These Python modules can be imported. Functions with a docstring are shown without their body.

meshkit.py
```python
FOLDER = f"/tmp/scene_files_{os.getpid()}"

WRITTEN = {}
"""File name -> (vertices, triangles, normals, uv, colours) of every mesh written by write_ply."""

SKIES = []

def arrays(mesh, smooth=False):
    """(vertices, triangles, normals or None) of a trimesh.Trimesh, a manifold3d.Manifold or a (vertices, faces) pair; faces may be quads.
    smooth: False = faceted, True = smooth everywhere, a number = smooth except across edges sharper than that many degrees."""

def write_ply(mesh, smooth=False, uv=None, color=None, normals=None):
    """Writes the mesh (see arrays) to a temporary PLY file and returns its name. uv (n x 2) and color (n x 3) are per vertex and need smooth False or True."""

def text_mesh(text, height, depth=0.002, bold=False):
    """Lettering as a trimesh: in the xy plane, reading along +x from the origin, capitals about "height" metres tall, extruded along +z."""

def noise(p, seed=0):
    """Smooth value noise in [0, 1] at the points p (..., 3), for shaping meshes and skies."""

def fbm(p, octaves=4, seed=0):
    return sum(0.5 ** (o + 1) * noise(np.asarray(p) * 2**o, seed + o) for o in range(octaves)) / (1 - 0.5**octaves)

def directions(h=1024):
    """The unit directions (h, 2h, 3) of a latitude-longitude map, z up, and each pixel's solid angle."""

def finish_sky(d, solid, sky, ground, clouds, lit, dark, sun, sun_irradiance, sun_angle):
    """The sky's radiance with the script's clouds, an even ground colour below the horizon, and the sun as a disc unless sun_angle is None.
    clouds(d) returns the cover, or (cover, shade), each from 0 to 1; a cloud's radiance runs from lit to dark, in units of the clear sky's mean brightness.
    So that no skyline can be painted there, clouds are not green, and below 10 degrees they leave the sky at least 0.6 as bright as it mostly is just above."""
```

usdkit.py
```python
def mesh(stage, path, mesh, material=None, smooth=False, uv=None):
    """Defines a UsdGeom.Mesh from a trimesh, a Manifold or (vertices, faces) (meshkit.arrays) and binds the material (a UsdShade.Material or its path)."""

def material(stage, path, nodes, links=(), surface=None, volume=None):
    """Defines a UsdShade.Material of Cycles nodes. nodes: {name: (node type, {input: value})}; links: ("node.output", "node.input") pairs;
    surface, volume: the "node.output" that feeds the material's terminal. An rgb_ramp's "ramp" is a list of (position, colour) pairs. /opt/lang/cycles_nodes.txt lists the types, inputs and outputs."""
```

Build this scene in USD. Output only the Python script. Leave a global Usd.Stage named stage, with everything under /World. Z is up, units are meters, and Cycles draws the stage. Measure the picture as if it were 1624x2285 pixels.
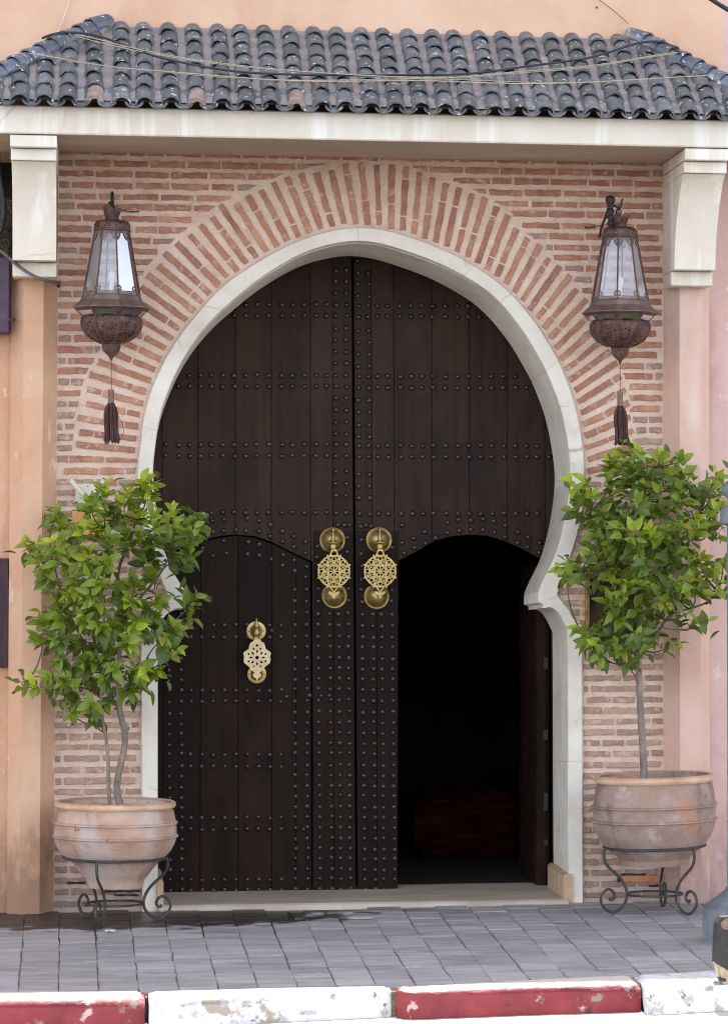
import math, random
import numpy as np
import trimesh
import shapely
from shapely.geometry import Polygon, LineString, Point, box as sbox, MultiPolygon
from shapely.ops import unary_union
from shapely import affinity
import manifold3d
from scipy.interpolate import splprep, splev
import usdkit, meshkit
from pxr import Usd, UsdGeom, UsdLux, UsdShade, Gf, Sdf

rng = np.random.default_rng(7)
random.seed(7)
stage = Usd.Stage.CreateInMemory()
UsdGeom.SetStageUpAxis(stage, UsdGeom.Tokens.z)
UsdGeom.SetStageMetersPerUnit(stage, 1.0)
UsdGeom.Xform.Define(stage, '/World')
UsdGeom.Scope.Define(stage, '/World/Looks')

# ------------------------------------------------------------------ camera
IW, IH = 1624.0, 2285.0                 # the grid in which the photograph was measured
F, PX, PY = 7000.0, 1290.0, 990.0       # focal length and principal point in that grid
DIST, EYE = 14.8, 1.60
TY, TP = (PX - 235.0) / F, (1262.0 - PY) / F
fwd = np.array([math.sin(math.atan(TY)), math.cos(math.atan(TY)), 0.0])
pit = math.atan(TP)
FWD = fwd * math.cos(pit) + np.array([0, 0, math.sin(pit)])
RGT = np.array([fwd[1], -fwd[0], 0.0])
UPV = np.cross(RGT, FWD)
CAM = np.array([0.0, -DIST, EYE])
cam = UsdGeom.Camera.Define(stage, '/World/Camera')
HA = 36.0
cam.CreateHorizontalApertureAttr(HA)
cam.CreateVerticalApertureAttr(HA * 1024 / 727)
cam.CreateFocalLengthAttr(F / IW * HA)
cam.CreateHorizontalApertureOffsetAttr((IW / 2 - PX) / IW * HA)
cam.CreateVerticalApertureOffsetAttr(-(IH / 2 - PY) / IW * HA)
cam.CreateClippingRangeAttr(Gf.Vec2f(0.1, 500))
EXPOSURE = 1.52
cam.CreateExposureAttr(EXPOSURE)
m4 = Gf.Matrix4d(*[float(v) for v in (*RGT, 0, *UPV, 0, *(-FWD), 0, *CAM, 1)])
cam.AddTransformOp().Set(m4)

# ------------------------------------------------------------------ sky and sun (the sun stands behind the building)
SUN_EL, SUN_AZ = math.radians(66.0), math.radians(9.0)
sky_m = usdkit.material(stage, '/World/Looks/sky', {
    "s": ("sky_texture", {"sky_type": "single_scattering", "sun_disc": False, "sun_elevation": SUN_EL, "sun_rotation": SUN_AZ, "aerosol_density": 2.0}),
    "h": ("hsv", {"saturation": 0.45}), "tc": ("texture_coordinate", {}), "mp": ("mapping", {"scale": (1.0, 1.0, 2.6)}),
    "n": ("noise_texture", {"scale": 2.2, "detail": 6.0, "roughness": .6}), "mr": ("map_range", {"from_min": .46, "from_max": .68, "to_min": 0.0, "to_max": .75, "clamp": True}),
    "cl": ("hsv", {"saturation": 0.12, "value": 1.9}), "mx": ("mix", {}),
    "b": ("background_shader", {"strength": 0.13})}, [("s.color", "h.color"), ("s.color", "cl.color"), ("tc.generated", "mp.vector"), ("mp.vector", "n.vector"), ("n.fac", "mr.value"), ("mr.result", "mx.fac"), ("h.color", "mx.color1"), ("cl.color", "mx.color2"), ("mx.color", "b.color")], surface="b.background")
dome = UsdLux.DomeLight.Define(stage, '/World/sky')
UsdShade.MaterialBindingAPI.Apply(dome.GetPrim()).Bind(sky_m)
dome.GetPrim().SetCustomDataByKey('kind', 'structure')
sun = UsdLux.DistantLight.Define(stage, '/World/sun')
sun.CreateIntensityAttr(1.2); sun.CreateAngleAttr(0.5); sun.CreateNormalizeAttr(True)
sun.CreateColorAttr(Gf.Vec3f(1.0, 0.94, 0.85))
sun.AddRotateXYZOp().Set(Gf.Vec3f(-(90 - math.degrees(SUN_EL)), 0, -math.degrees(SUN_AZ)))

# ------------------------------------------------------------------ measuring: a sight line of the photograph meets a plane of the place
def ray(px, py):
    d = FWD + RGT * ((px - PX) / F) - UPV * ((py - PY) / F)
    return d
def at(px, py, Y=0.0):
    d = ray(px, py); t = (Y - CAM[1]) / d[1]
    return CAM + d * t
def on_plane(px, py, n, c):             # plane n.p = c
    d = ray(px, py); n = np.array(n, float)
    return CAM + d * ((c - n @ CAM) / (n @ d))
SLOPE = 0.02                            # the pavement falls towards the street
def ground(px, py): return on_plane(px, py, (0, -SLOPE, 1), 0.0)
def gz(y): return SLOPE * y
def X(px, Y=0.0, py=1262): return at(px, py, Y)[0]
def Z(py, Y=0.0, px=800): return at(px, py, Y)[2]
def xz(pts, Y=0.0): return [tuple(at(a, b, Y)[[0, 2]]) for a, b in pts]

# ------------------------------------------------------------------ prims
counts = {}
def path_for(parent, name):
    k = (parent, name); n = counts.get(k, 0); counts[k] = n + 1
    return f"{parent}/{name}" + (f"_{n:03d}" if n else "")
def tag(p, label=None, cat=None, group=None, kind=None):
    p = p.GetPrim() if hasattr(p, 'GetPrim') else p
    for k, v in (('label', label), ('category', cat), ('group', group), ('kind', kind)):
        if v: p.SetCustomDataByKey(k, v)
    return p
def thing(name, label=None, cat=None, loc=(0, 0, 0), group=None, kind=None):
    x = UsdGeom.Xform.Define(stage, path_for('/World', name))
    x.AddTranslateOp().Set(Gf.Vec3d(*map(float, loc)))
    p = x.GetPrim(); tag(p, label, cat, group, kind)
    LOC[str(p.GetPath())] = np.array(loc, float)
    return p
LOC = {}
def origin(par):
    s = str(par.GetPath())
    while s not in LOC: s = s.rsplit('/', 1)[0]
    return LOC[s]
def part(parent, name, mesh, mat, smooth=False, kind=None, label=None, local=False):
    """mesh in world coordinates unless local"""
    if hasattr(mesh, 'to_mesh'):
        mm = mesh.to_mesh(); mesh = trimesh.Trimesh(mm.vert_properties[:, :3], mm.tri_verts, process=False)
    if isinstance(mesh, (list, tuple)) and len(mesh) and isinstance(mesh[0], trimesh.Trimesh):
        mesh = trimesh.util.concatenate(mesh)
    if isinstance(mesh, tuple): mesh = trimesh.Trimesh(np.asarray(mesh[0], float), np.asarray(mesh[1], int), process=False)
    if parent is None:
        pth = path_for('/World', name)
    else:
        pth = path_for(str(parent.GetPath()), name)
        if not local:
            mesh = mesh.copy(); mesh.apply_translation(-origin(parent))
    p = usdkit.mesh(stage, pth, mesh, mat, smooth).GetPrim()
    if kind: p.SetCustomDataByKey('kind', kind)
    if label: p.SetCustomDataByKey('label', label)
    return p

# ------------------------------------------------------------------ mesh helpers
def bx(x0, x1, y0, y1, z0, z1, bev=0.0):
    if bev > 0:
        c = np.array([(x, y, z) for x in (x0 + bev, x1 - bev) for y in (y0 + bev, y1 - bev) for z in (z0 + bev, z1 - bev)])
        pts = np.vstack([c + d for d in np.vstack([np.eye(3), -np.eye(3)]) * bev])
        return trimesh.convex.convex_hull(pts)
    m = trimesh.creation.box((x1 - x0, y1 - y0, z1 - z0)); m.apply_translation(((x0 + x1) / 2, (y0 + y1) / 2, (z0 + z1) / 2)); return m
def tube(pts, r, n=8, cap=True):
    pts = np.asarray(pts, float); k = len(pts)
    r = np.broadcast_to(np.asarray(r, float), (k,))
    t = np.gradient(pts, axis=0); t /= np.maximum(np.linalg.norm(t, axis=1, keepdims=True), 1e-9)
    up = np.array([0, 0, 1.0]) if abs(t[0][2]) < 0.9 else np.array([1.0, 0, 0])
    a = np.cross(t[0], up); a /= np.linalg.norm(a)
    V = []; ang = np.arange(n) * 2 * math.pi / n
    for i in range(k):
        a = a - t[i] * (a @ t[i]); a /= max(np.linalg.norm(a), 1e-9)
        b = np.cross(t[i], a)
        V.append(pts[i] + r[i] * (np.cos(ang)[:, None] * a + np.sin(ang)[:, None] * b))
    V = np.vstack(V); Fc = []
    for i in range(k - 1):
        for j in range(n):
            p, q = i * n + j, i * n + (j + 1) % n
            Fc += [(p, q, q + n), (p, q + n, p + n)]
    if cap:
        V = np.vstack([V, pts[0], pts[-1]]); c0, c1 = len(V) - 2, len(V) - 1
        for j in range(n):
            Fc += [(c0, (j + 1) % n, j), (c1, (k - 1) * n + j, (k - 1) * n + (j + 1) % n)]
    m = trimesh.Trimesh(V, np.array(Fc), process=False)
    return m
def smooth_path(pts, n=40):
    pts = np.asarray(pts, float)
    k = min(3, len(pts) - 1)
    tck, u = splprep(pts.T, s=0, k=k)
    return np.array(splev(np.linspace(0, 1, n), tck)).T
def lathe(profile, n=32, center=(0, 0, 0)):
    prof = np.asarray(profile, float); k = len(prof)
    ang = np.arange(n) * 2 * math.pi / n
    V = np.array([(r * math.cos(a), r * math.sin(a), z) for r, z in prof for a in ang]); Fc = []
    for i in range(k - 1):
        for j in range(n):
            p, q = i * n + j, i * n + (j + 1) % n
            Fc += [(p, q, q + n), (p, q + n, p + n)]
    m = trimesh.Trimesh(V + np.array(center), np.array(Fc), process=False)
    if prof[0][1] > prof[-1][1]: m.invert()
    return m
def wall_poly(poly, y_front, y_back, holes=True):
    """polygon in (x, z) extruded from y_front to y_back"""
    out = []
    for g in getattr(poly, 'geoms', [poly]):
        if g.is_empty or g.area < 1e-7 or g.geom_type != 'Polygon': continue
        m = trimesh.creation.extrude_polygon(g, y_back - y_front, engine='earcut')
        v = m.vertices.copy()
        m.vertices = np.column_stack([v[:, 0], y_back - v[:, 2], v[:, 1]])
        if m.volume < 0: m.invert()
        out.append(m)
    return trimesh.util.concatenate(out)
def chip(poly, y_front, y_back, bev=0.003, jit=0.0, step=0.03, dish=0.0):
    """a brick-like piece: convex outline in (x, z), ragged edge, bevelled front; no back face"""
    g = poly.simplify(0.001)
    g = shapely.segmentize(g, step)
    p = np.array(g.exterior.coords)[:-1]
    if not g.exterior.is_ccw: p = p[::-1]
    c = p.mean(0)
    if jit: p = p + rng.uniform(-jit, jit, p.shape)
    d = p - c; L = np.linalg.norm(d, axis=1, keepdims=True)
    q = Polygon(p).buffer(-bev, join_style=2)
    inn = p - d / np.maximum(L, 1e-6) * bev * 1.2
    n = len(p)
    V = np.vstack([np.column_stack([p[:, 0], np.full(n, y_back), p[:, 1]]),
                   np.column_stack([p[:, 0], np.full(n, y_front + bev * .8), p[:, 1]]),
                   np.column_stack([inn[:, 0], y_front + rng.uniform(0, bev * .5, n), inn[:, 1]]),
                   [[c[0], y_front + dish, c[1]]]])
    Fc = []
    for j in range(n):
        k = (j + 1) % n
        for b in (0, n):
            Fc += [(b + j, b + k, b + k + n), (b + j, b + k + n, b + j + n)]
        Fc.append((2 * n + j, 2 * n + k, 3 * n))
    m = trimesh.Trimesh(V, np.array(Fc), process=False)
    return m
def dome_stud(c, r, h, n=10, k=3):
    """round nail head on a wall facing -y"""
    V = []; Fc = []
    for i in range(k):
        a = i * (math.pi / 2) / k
        for j in range(n):
            t = j * 2 * math.pi / n
            V.append((c[0] + r * math.cos(a) * math.cos(t), c[1] - h * math.sin(a), c[2] + r * math.cos(a) * math.sin(t)))
    V.append((c[0], c[1] - h, c[2]))
    for i in range(k - 1):
        for j in range(n):
            p, q = i * n + j, i * n + (j + 1) % n
            Fc += [(p, q, q + n), (p, q + n, p + n)]
    for j in range(n): Fc.append(((k - 1) * n + j, (k - 1) * n + (j + 1) % n, k * n))
    return trimesh.Trimesh(np.array(V), np.array(Fc), process=False)

# ------------------------------------------------------------------ materials
def mat(name, ramp, scale=6.0, rough=0.8, bump=0.0, bscale=40.0, metallic=0.0, spec=0.5, stretch=(1, 1, 1), detail=6.0, rand=0.0, spots=None, coat=0.0, rrange=0.0, bdist=0.01, distort=0.0, stain=None, worn=None, grime=None, crack=None):
    """ramp: colours over a noise of the position; rand: brightness change from piece to piece; spots: (colour, scale, threshold, width)"""
    N = {"g": ("geometry", {}), "mp": ("mapping", {"scale": stretch}),
         "n": ("noise_texture", {"scale": scale, "detail": detail, "roughness": 0.62, "distortion": distort}),
         "r": ("rgb_ramp", {"ramp": ramp}),
         "p": ("principled_bsdf", {"roughness": rough, "metallic": metallic, "specular_ior_level": spec, "coat_weight": coat})}
    L = [("g.position", "mp.vector"), ("mp.vector", "n.vector"), ("n.fac", "r.fac")]
    col = "r.color"
    if rand:
        N["oi"] = ("object_info", {}); N["mr"] = ("map_range", {"from_min": 0.0, "from_max": 1.0, "to_min": 1 - rand, "to_max": 1 + rand})
        N["hs"] = ("hsv", {}); N["hr"] = ("map_range", {"from_min": 0.0, "from_max": 1.0, "to_min": 0.5 - rand * .03, "to_max": 0.5 + rand * .03})
        L += [("oi.random", "mr.value"), ("mr.result", "hs.value"), ("oi.random", "hr.value"), ("hr.result", "hs.hue"), (col, "hs.color")]; col = "hs.color"
    for i, sp in enumerate(spots or []):
        c, s, th, w = sp[:4]; st = sp[4] if len(sp) > 4 else (1, 1, 1)
        N[f"sm{i}"] = ("mapping", {"scale": st, "location": (3.1 * i + 1.7, 0.6, 2.2)})
        N[f"sn{i}"] = ("noise_texture", {"scale": s, "detail": 5.0, "roughness": 0.6})
        N[f"sr{i}"] = ("map_range", {"from_min": th, "from_max": th + w, "to_min": 0.0, "to_max": 1.0, "clamp": True})
        N[f"sx{i}"] = ("mix", {"color2": c})
        L += [("g.position", f"sm{i}.vector"), (f"sm{i}.vector", f"sn{i}.vector"), (f"sn{i}.fac", f"sr{i}.value"), (f"sr{i}.result", f"sx{i}.fac"), (col, f"sx{i}.color1")]
        col = f"sx{i}.color"
    if stain:                                            # ((x, y, z), (sx, sy, sz), colour): an irregular damp patch round a place
        ctr, sc, c = stain
        N["tm"] = ("mapping", {"location": tuple(-a * b for a, b in zip(ctr, sc)), "scale": sc}); N["tl"] = ("vector_math", {"math_type": "length"})
        N["tn"] = ("noise_texture", {"scale": 9.0, "detail": 5.0}); N["ta"] = ("math", {"math_type": "multiply_add", "value2": -1.5}); N["tr"] = ("map_range", {"from_min": .10, "from_max": .34, "to_min": 1.0, "to_max": 0.0, "clamp": True})
        N["tx"] = ("mix", {"color2": c}); N["tq"] = ("map_range", {"from_min": 0.0, "from_max": 1.0, "to_min": rough, "to_max": .35})
        L += [("g.position", "tm.vector"), ("tm.vector", "tl.vector1"), ("g.position", "tn.vector"), ("tn.fac", "ta.value1"), ("tl.value", "ta.value3"), ("ta.value", "tr.value"), ("tr.result", "tx.fac"), (col, "tx.color1"), ("tr.result", "tq.value"), ("tq.result", "p.roughness")]
        col = "tx.color"
    if crack:                                            # (scale, colour): hairline cracks here and there
        s_, c = crack
        N["cn"] = ("noise_texture", {"scale": 6.0, "detail": 3.0}); N["cs"] = ("vector_math", {"math_type": "scale", "scale": .10}); N["ca"] = ("vector_math", {"math_type": "add"})
        N["cv"] = ("voronoi_texture", {"feature": "distance_to_edge", "scale": s_}); N["cr"] = ("map_range", {"from_min": .0025 * s_, "from_max": .0055 * s_, "to_min": 1.0, "to_max": 0.0, "clamp": True})
        N["ck"] = ("noise_texture", {"scale": 1.3, "detail": 2.0}); N["cm"] = ("map_range", {"from_min": .53, "from_max": .60, "to_min": 0.0, "to_max": .8, "clamp": True}); N["cf"] = ("math", {"math_type": "multiply"}); N["cx"] = ("mix", {"color2": c})
        L += [("g.position", "cn.vector"), ("cn.color", "cs.vector1"), ("g.position", "ca.vector1"), ("cs.vector", "ca.vector2"), ("ca.vector", "cv.vector"), ("cv.distance", "cr.value"), ("g.position", "ck.vector"), ("ck.fac", "cm.value"), ("cr.result", "cf.value1"), ("cm.result", "cf.value2"), ("cf.value", "cx.fac"), (col, "cx.color1")]
        col = "cx.color"
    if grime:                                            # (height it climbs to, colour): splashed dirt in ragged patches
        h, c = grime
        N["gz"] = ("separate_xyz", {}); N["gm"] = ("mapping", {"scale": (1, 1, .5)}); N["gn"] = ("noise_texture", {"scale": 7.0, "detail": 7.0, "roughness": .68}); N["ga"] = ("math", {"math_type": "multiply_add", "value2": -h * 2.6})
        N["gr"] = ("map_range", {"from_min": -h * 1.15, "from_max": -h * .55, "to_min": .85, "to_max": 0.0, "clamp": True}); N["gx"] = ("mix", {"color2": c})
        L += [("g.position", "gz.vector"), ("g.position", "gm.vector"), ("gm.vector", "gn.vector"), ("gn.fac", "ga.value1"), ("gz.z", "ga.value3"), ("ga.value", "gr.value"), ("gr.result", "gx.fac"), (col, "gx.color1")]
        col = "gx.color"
    if worn:                                             # (height, width, colour): blends to another colour above a height, ragged border
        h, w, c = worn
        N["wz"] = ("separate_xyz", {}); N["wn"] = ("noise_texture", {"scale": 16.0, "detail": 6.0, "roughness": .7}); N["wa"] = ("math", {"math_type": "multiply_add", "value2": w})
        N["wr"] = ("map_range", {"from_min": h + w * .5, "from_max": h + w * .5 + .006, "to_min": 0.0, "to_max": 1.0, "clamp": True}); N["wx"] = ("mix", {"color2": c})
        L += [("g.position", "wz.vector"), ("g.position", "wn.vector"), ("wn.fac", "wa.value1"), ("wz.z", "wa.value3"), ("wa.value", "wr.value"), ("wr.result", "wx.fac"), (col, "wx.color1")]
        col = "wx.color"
    L.append((col, "p.base_color"))
    if bump:
        N["bm"] = ("mapping", {"scale": stretch}); N["bn"] = ("noise_texture", {"scale": bscale, "detail": 5.0, "roughness": 0.65})
        N["b"] = ("bump", {"strength": bump, "distance": bdist})
        L += [("g.position", "bm.vector"), ("bm.vector", "bn.vector"), ("bn.fac", "b.height"), ("b.normal", "p.normal")]
    if rrange:
        N["rr"] = ("map_range", {"from_min": 0.3, "from_max": 0.7, "to_min": rough - rrange, "to_max": rough + rrange})
        L += [("n.fac", "rr.value"), ("rr.result", "p.roughness")]
    return usdkit.material(stage, f'/World/Looks/{name}', N, L, surface="p.BSDF")

M = {}
def ramp3(a, b, c): return [(0.28, a), (0.5, b), (0.72, c)]
M['brick'] = mat('brick', ramp3((.30, .13, .085), (.42, .20, .135), (.50, .28, .205)), 11, .92, .7, 90, rand=.15, spots=[((.60, .425, .34), 26, .57, .14), ((.32, .19, .15), 5, .60, .2)], bdist=.012)
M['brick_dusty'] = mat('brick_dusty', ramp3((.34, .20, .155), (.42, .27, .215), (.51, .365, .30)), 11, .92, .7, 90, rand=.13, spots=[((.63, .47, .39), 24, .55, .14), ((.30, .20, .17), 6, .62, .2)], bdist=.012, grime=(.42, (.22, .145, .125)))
M['orange_brick'] = mat('orange_brick', ramp3((.34, .13, .055), (.46, .19, .085), (.52, .26, .14)), 20, .95, .6, 90)
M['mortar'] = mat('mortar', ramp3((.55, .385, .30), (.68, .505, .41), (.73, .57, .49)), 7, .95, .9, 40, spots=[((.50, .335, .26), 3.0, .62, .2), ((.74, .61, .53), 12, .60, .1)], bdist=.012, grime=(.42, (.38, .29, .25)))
M['stone'] = mat('stone', ramp3((.56, .51, .44), (.67, .62, .55), (.74, .70, .64)), 5, .7, .3, 50, spots=[((.46, .40, .33), 9, .62, .16), ((.42, .37, .31), 3.0, .63, .12, (1, 1, .4)), ((.35, .30, .26), 45, .71, .02)], bdist=.005, crack=(1.7, (.36, .31, .26)))
M['jamb_base'] = mat('jamb_base', ramp3((.36, .24, .14), (.47, .33, .21), (.60, .47, .34)), 16, .6, .15, 60, stretch=(1, 1, .25), bdist=.003)
M['soffit'] = mat('soffit', ramp3((.33, .255, .20), (.40, .315, .255), (.47, .385, .32)), 3, .9, .3, 40, stretch=(.3, 1, 1), bdist=.004)  # browner and darker than the cornice: shade under the eave put into the colour
M['cornice'] = mat('cornice', ramp3((.60, .53, .44), (.70, .645, .555), (.74, .70, .63)), 3, .8, .2, 50, spots=[((.81, .79, .75), 6, .53, .12, (1.6, 1, .10)), ((.47, .39, .31), 6, .64, .2, (1, 1, .4))], bdist=.004, crack=(1.3, (.45, .38, .30)))
M['plaster'] = mat('plaster', ramp3((.57, .345, .225), (.655, .425, .30), (.70, .49, .37)), 1.6, .9, .35, 30, spots=[((.52, .29, .19), 2.6, .57, .2, (1, 1, .35)), ((.36, .20, .14), 34, .735, .02), ((.76, .63, .55), 60, .70, .03)], bdist=.006)
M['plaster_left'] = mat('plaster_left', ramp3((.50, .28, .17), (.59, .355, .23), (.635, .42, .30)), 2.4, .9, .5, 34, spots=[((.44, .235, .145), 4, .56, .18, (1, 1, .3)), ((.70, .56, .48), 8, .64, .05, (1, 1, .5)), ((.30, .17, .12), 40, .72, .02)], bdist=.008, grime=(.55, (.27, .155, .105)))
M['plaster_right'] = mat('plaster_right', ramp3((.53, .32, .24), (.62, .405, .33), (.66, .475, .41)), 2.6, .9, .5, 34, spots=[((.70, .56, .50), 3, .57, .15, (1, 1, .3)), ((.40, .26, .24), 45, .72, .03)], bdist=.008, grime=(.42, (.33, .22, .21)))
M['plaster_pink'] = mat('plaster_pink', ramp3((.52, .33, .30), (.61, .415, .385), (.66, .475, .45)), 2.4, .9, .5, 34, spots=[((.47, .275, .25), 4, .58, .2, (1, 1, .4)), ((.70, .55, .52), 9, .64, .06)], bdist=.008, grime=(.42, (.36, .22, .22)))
M['tile'] = mat('tile', ramp3((0.078, 0.089, 0.106), (0.118, 0.132, 0.153), (0.165, 0.18, 0.2)), 16, .5, .25, 60, rand=.28, spots=[((.74, .71, .68), 40, .618, .03), ((.29, .25, .22), 12, .58, .15)], rrange=.1, bdist=.004)
M['tile_blue'] = mat('tile_blue', ramp3((0.078, 0.094, 0.13), (0.118, 0.14, 0.19), (0.165, 0.19, 0.24)), 16, .5, .25, 60, rand=.28, spots=[((.74, .71, .68), 40, .618, .03), ((.29, .25, .22), 12, .58, .15)], rrange=.1, bdist=.004)
M['tile_clay'] = mat('tile_clay', ramp3((.20, .16, .14), (.32, .25, .22), (.42, .34, .30)), 20, .9, .4, 70)
M['bed'] = mat('bed', ramp3((.26, .225, .22), (.35, .305, .30), (.43, .385, .37)), 14, .95, .8, 60, spots=[((.60, .40, .34), 7, .60, .1)], bdist=.012)
M['wood'] = mat('wood', ramp3((.017, .0082, .0052), (.029, .0142, .0090), (.043, .0220, .0145)), 24, .52, .45, 60, stretch=(1, 1, .05), rand=.18, spots=[((.054, .026, .018), 2.4, .54, .2, (1, 1, .6)), ((.011, .007, .007), 3.0, .58, .15, (1, 1, .5)), ((.14, .11, .10), 30, .735, .02, (1.2, 1, .6))], spec=.16, rrange=.08, bdist=.004)
M['wood_black'] = mat('wood_black', ramp3((.006, .0035, .0025), (.0125, .0070, .0048), (.020, .0120, .0085)), 22, .5, .4, 60, stretch=(1, 1, .06), rand=.2, spots=[((.032, .013, .010), 3.0, .53, .2, (1, 1, .5)), ((.09, .08, .075), 26, .73, .02, (1.4, 1, .5))], spec=.10, rrange=.1, bdist=.004)
M['stud'] = mat('stud', ramp3((.006, .005, .005), (.010, .008, .008), (.017, .014, .014)), 60, .27, .15, 200, rand=.3, spec=.9, bdist=.001)
M['brass'] = mat('brass', ramp3((.34, .24, .09), (.46, .34, .14), (.56, .43, .21)), 20, .30, .1, 200, metallic=1.0, bdist=.001, rrange=.08)
M['brass_pale'] = mat('brass_pale', ramp3((.36, .26, .095), (.48, .365, .155), (.58, .47, .25)), 25, .36, .25, 160, metallic=.92, bdist=.0015)
M['brass_bright'] = mat('brass_bright', ramp3((.50, .39, .21), (.62, .51, .31), (.70, .60, .42)), 25, .42, .2, 200, metallic=.75, bdist=.001)
M['rust'] = mat('rust', ramp3((.045, .020, .018), (.085, .042, .036), (.13, .075, .062)), 30, .6, .3, 120, metallic=.25, bdist=.002)
M['rust_light'] = mat('rust_light', ramp3((.10, .06, .05), (.15, .10, .085), (.21, .15, .13)), 24, .6, .3, 120, metallic=.25, bdist=.002)
M['iron'] = mat('iron', ramp3((.03, .028, .028), (.055, .05, .05), (.10, .085, .075)), 40, .6, .4, 150, metallic=.3, bdist=.002)
M['dark_iron'] = mat('dark_iron', ramp3((.012, .011, .012), (.02, .018, .018), (.03, .026, .025)), 40, .6, .4, 150, bdist=.002)
M['terracotta'] = mat('terracotta', ramp3((.31, .185, .13), (.43, .27, .20), (.52, .365, .29)), 6, .85, .6, 50, stretch=(1, 1, 1.8), spots=[((.46, .37, .34), 5, .48, .14), ((.48, .23, .115), 4.0, .55, .10, (1, 1, .35)), ((.26, .175, .165), 7, .55, .10, (1, 1, .7)), ((.17, .11, .095), 18, .65, .05)], bdist=.008)
M['terracotta_grey'] = mat('terracotta_grey', ramp3((.20, .135, .108), (.29, .20, .163), (.38, .285, .24)), 7, .88, .5, 60, stretch=(1, 1, 1.3), spots=[((.43, .36, .33), 7, .61, .10), ((.38, .20, .13), 4, .57, .10), ((.16, .112, .108), 8, .59, .12, (1, 1, .45)), ((.14, .10, .09), 24, .66, .05)], bdist=.007)
M['rim'] = mat('rim', ramp3((.42, .25, .15), (.56, .36, .235), (.64, .46, .33)), 8, .85, .35, 60, bdist=.004)
M['soil'] = mat('soil', ramp3((.02, .015, .012), (.04, .03, .024), (.07, .055, .045)), 40, .95, .9, 80)
M['bark'] = mat('bark', ramp3((.13, .10, .085), (.21, .17, .145), (.30, .25, .22)), 30, .9, .6, 60, stretch=(1, 1, .35), bdist=.006)
M['twig'] = mat('twig', ramp3((.05, .045, .02), (.09, .075, .035), (.14, .11, .06)), 30, .8)
M['paver'] = mat('paver', ramp3((.225, .208, .215), (.30, .282, .292), (.37, .35, .358)), 13, .8, .5, 130, stretch=(.22, 1, 1), rand=.15, spots=[((.17, .155, .16), 5, .57, .14, (.3, 1, 1)), ((.42, .40, .405), 26, .60, .08, (.22, 1, 1)), ((.33, .25, .25), 3.0, .63, .12)], bdist=.006, stain=((.13, -.28, 0), (1.05, 2.6, .01), (.040, .032, .026)))
M['paver_damp'] = mat('paver_damp', ramp3((.05, .042, .038), (.11, .10, .10), (.25, .24, .25)), 9, .5, .3, 90, stretch=(.4, 1, 1), rand=.15, bdist=.004)
M['joint'] = mat('joint', ramp3((.10, .085, .075), (.17, .15, .14), (.23, .21, .20)), 14, .95, .8, 60, stain=((.13, -.4, 0), (.9, 1.6, .01), (.03, .022, .017)))
M['threshold'] = mat('threshold', ramp3((.34, .28, .22), (.45, .38, .31), (.54, .47, .40)), 9, .6, .3, 60, stretch=(.3, 1, 1), spots=[((.26, .20, .16), 6, .62, .15)], bdist=.004)
M['kerb_red'] = mat('kerb_red', ramp3((.13, .010, .015), (.20, .016, .024), (.26, .028, .038)), 9, .6, .6, 45, spots=[((.42, .32, .32), 9, .61, .04), ((.22, .18, .15), 6, .61, .05), ((.09, .012, .016), 14, .60, .1)], bdist=.010, worn=(-.055, .028, (.55, .50, .46)))  # upper edge blends to a pale tone by height
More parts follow.
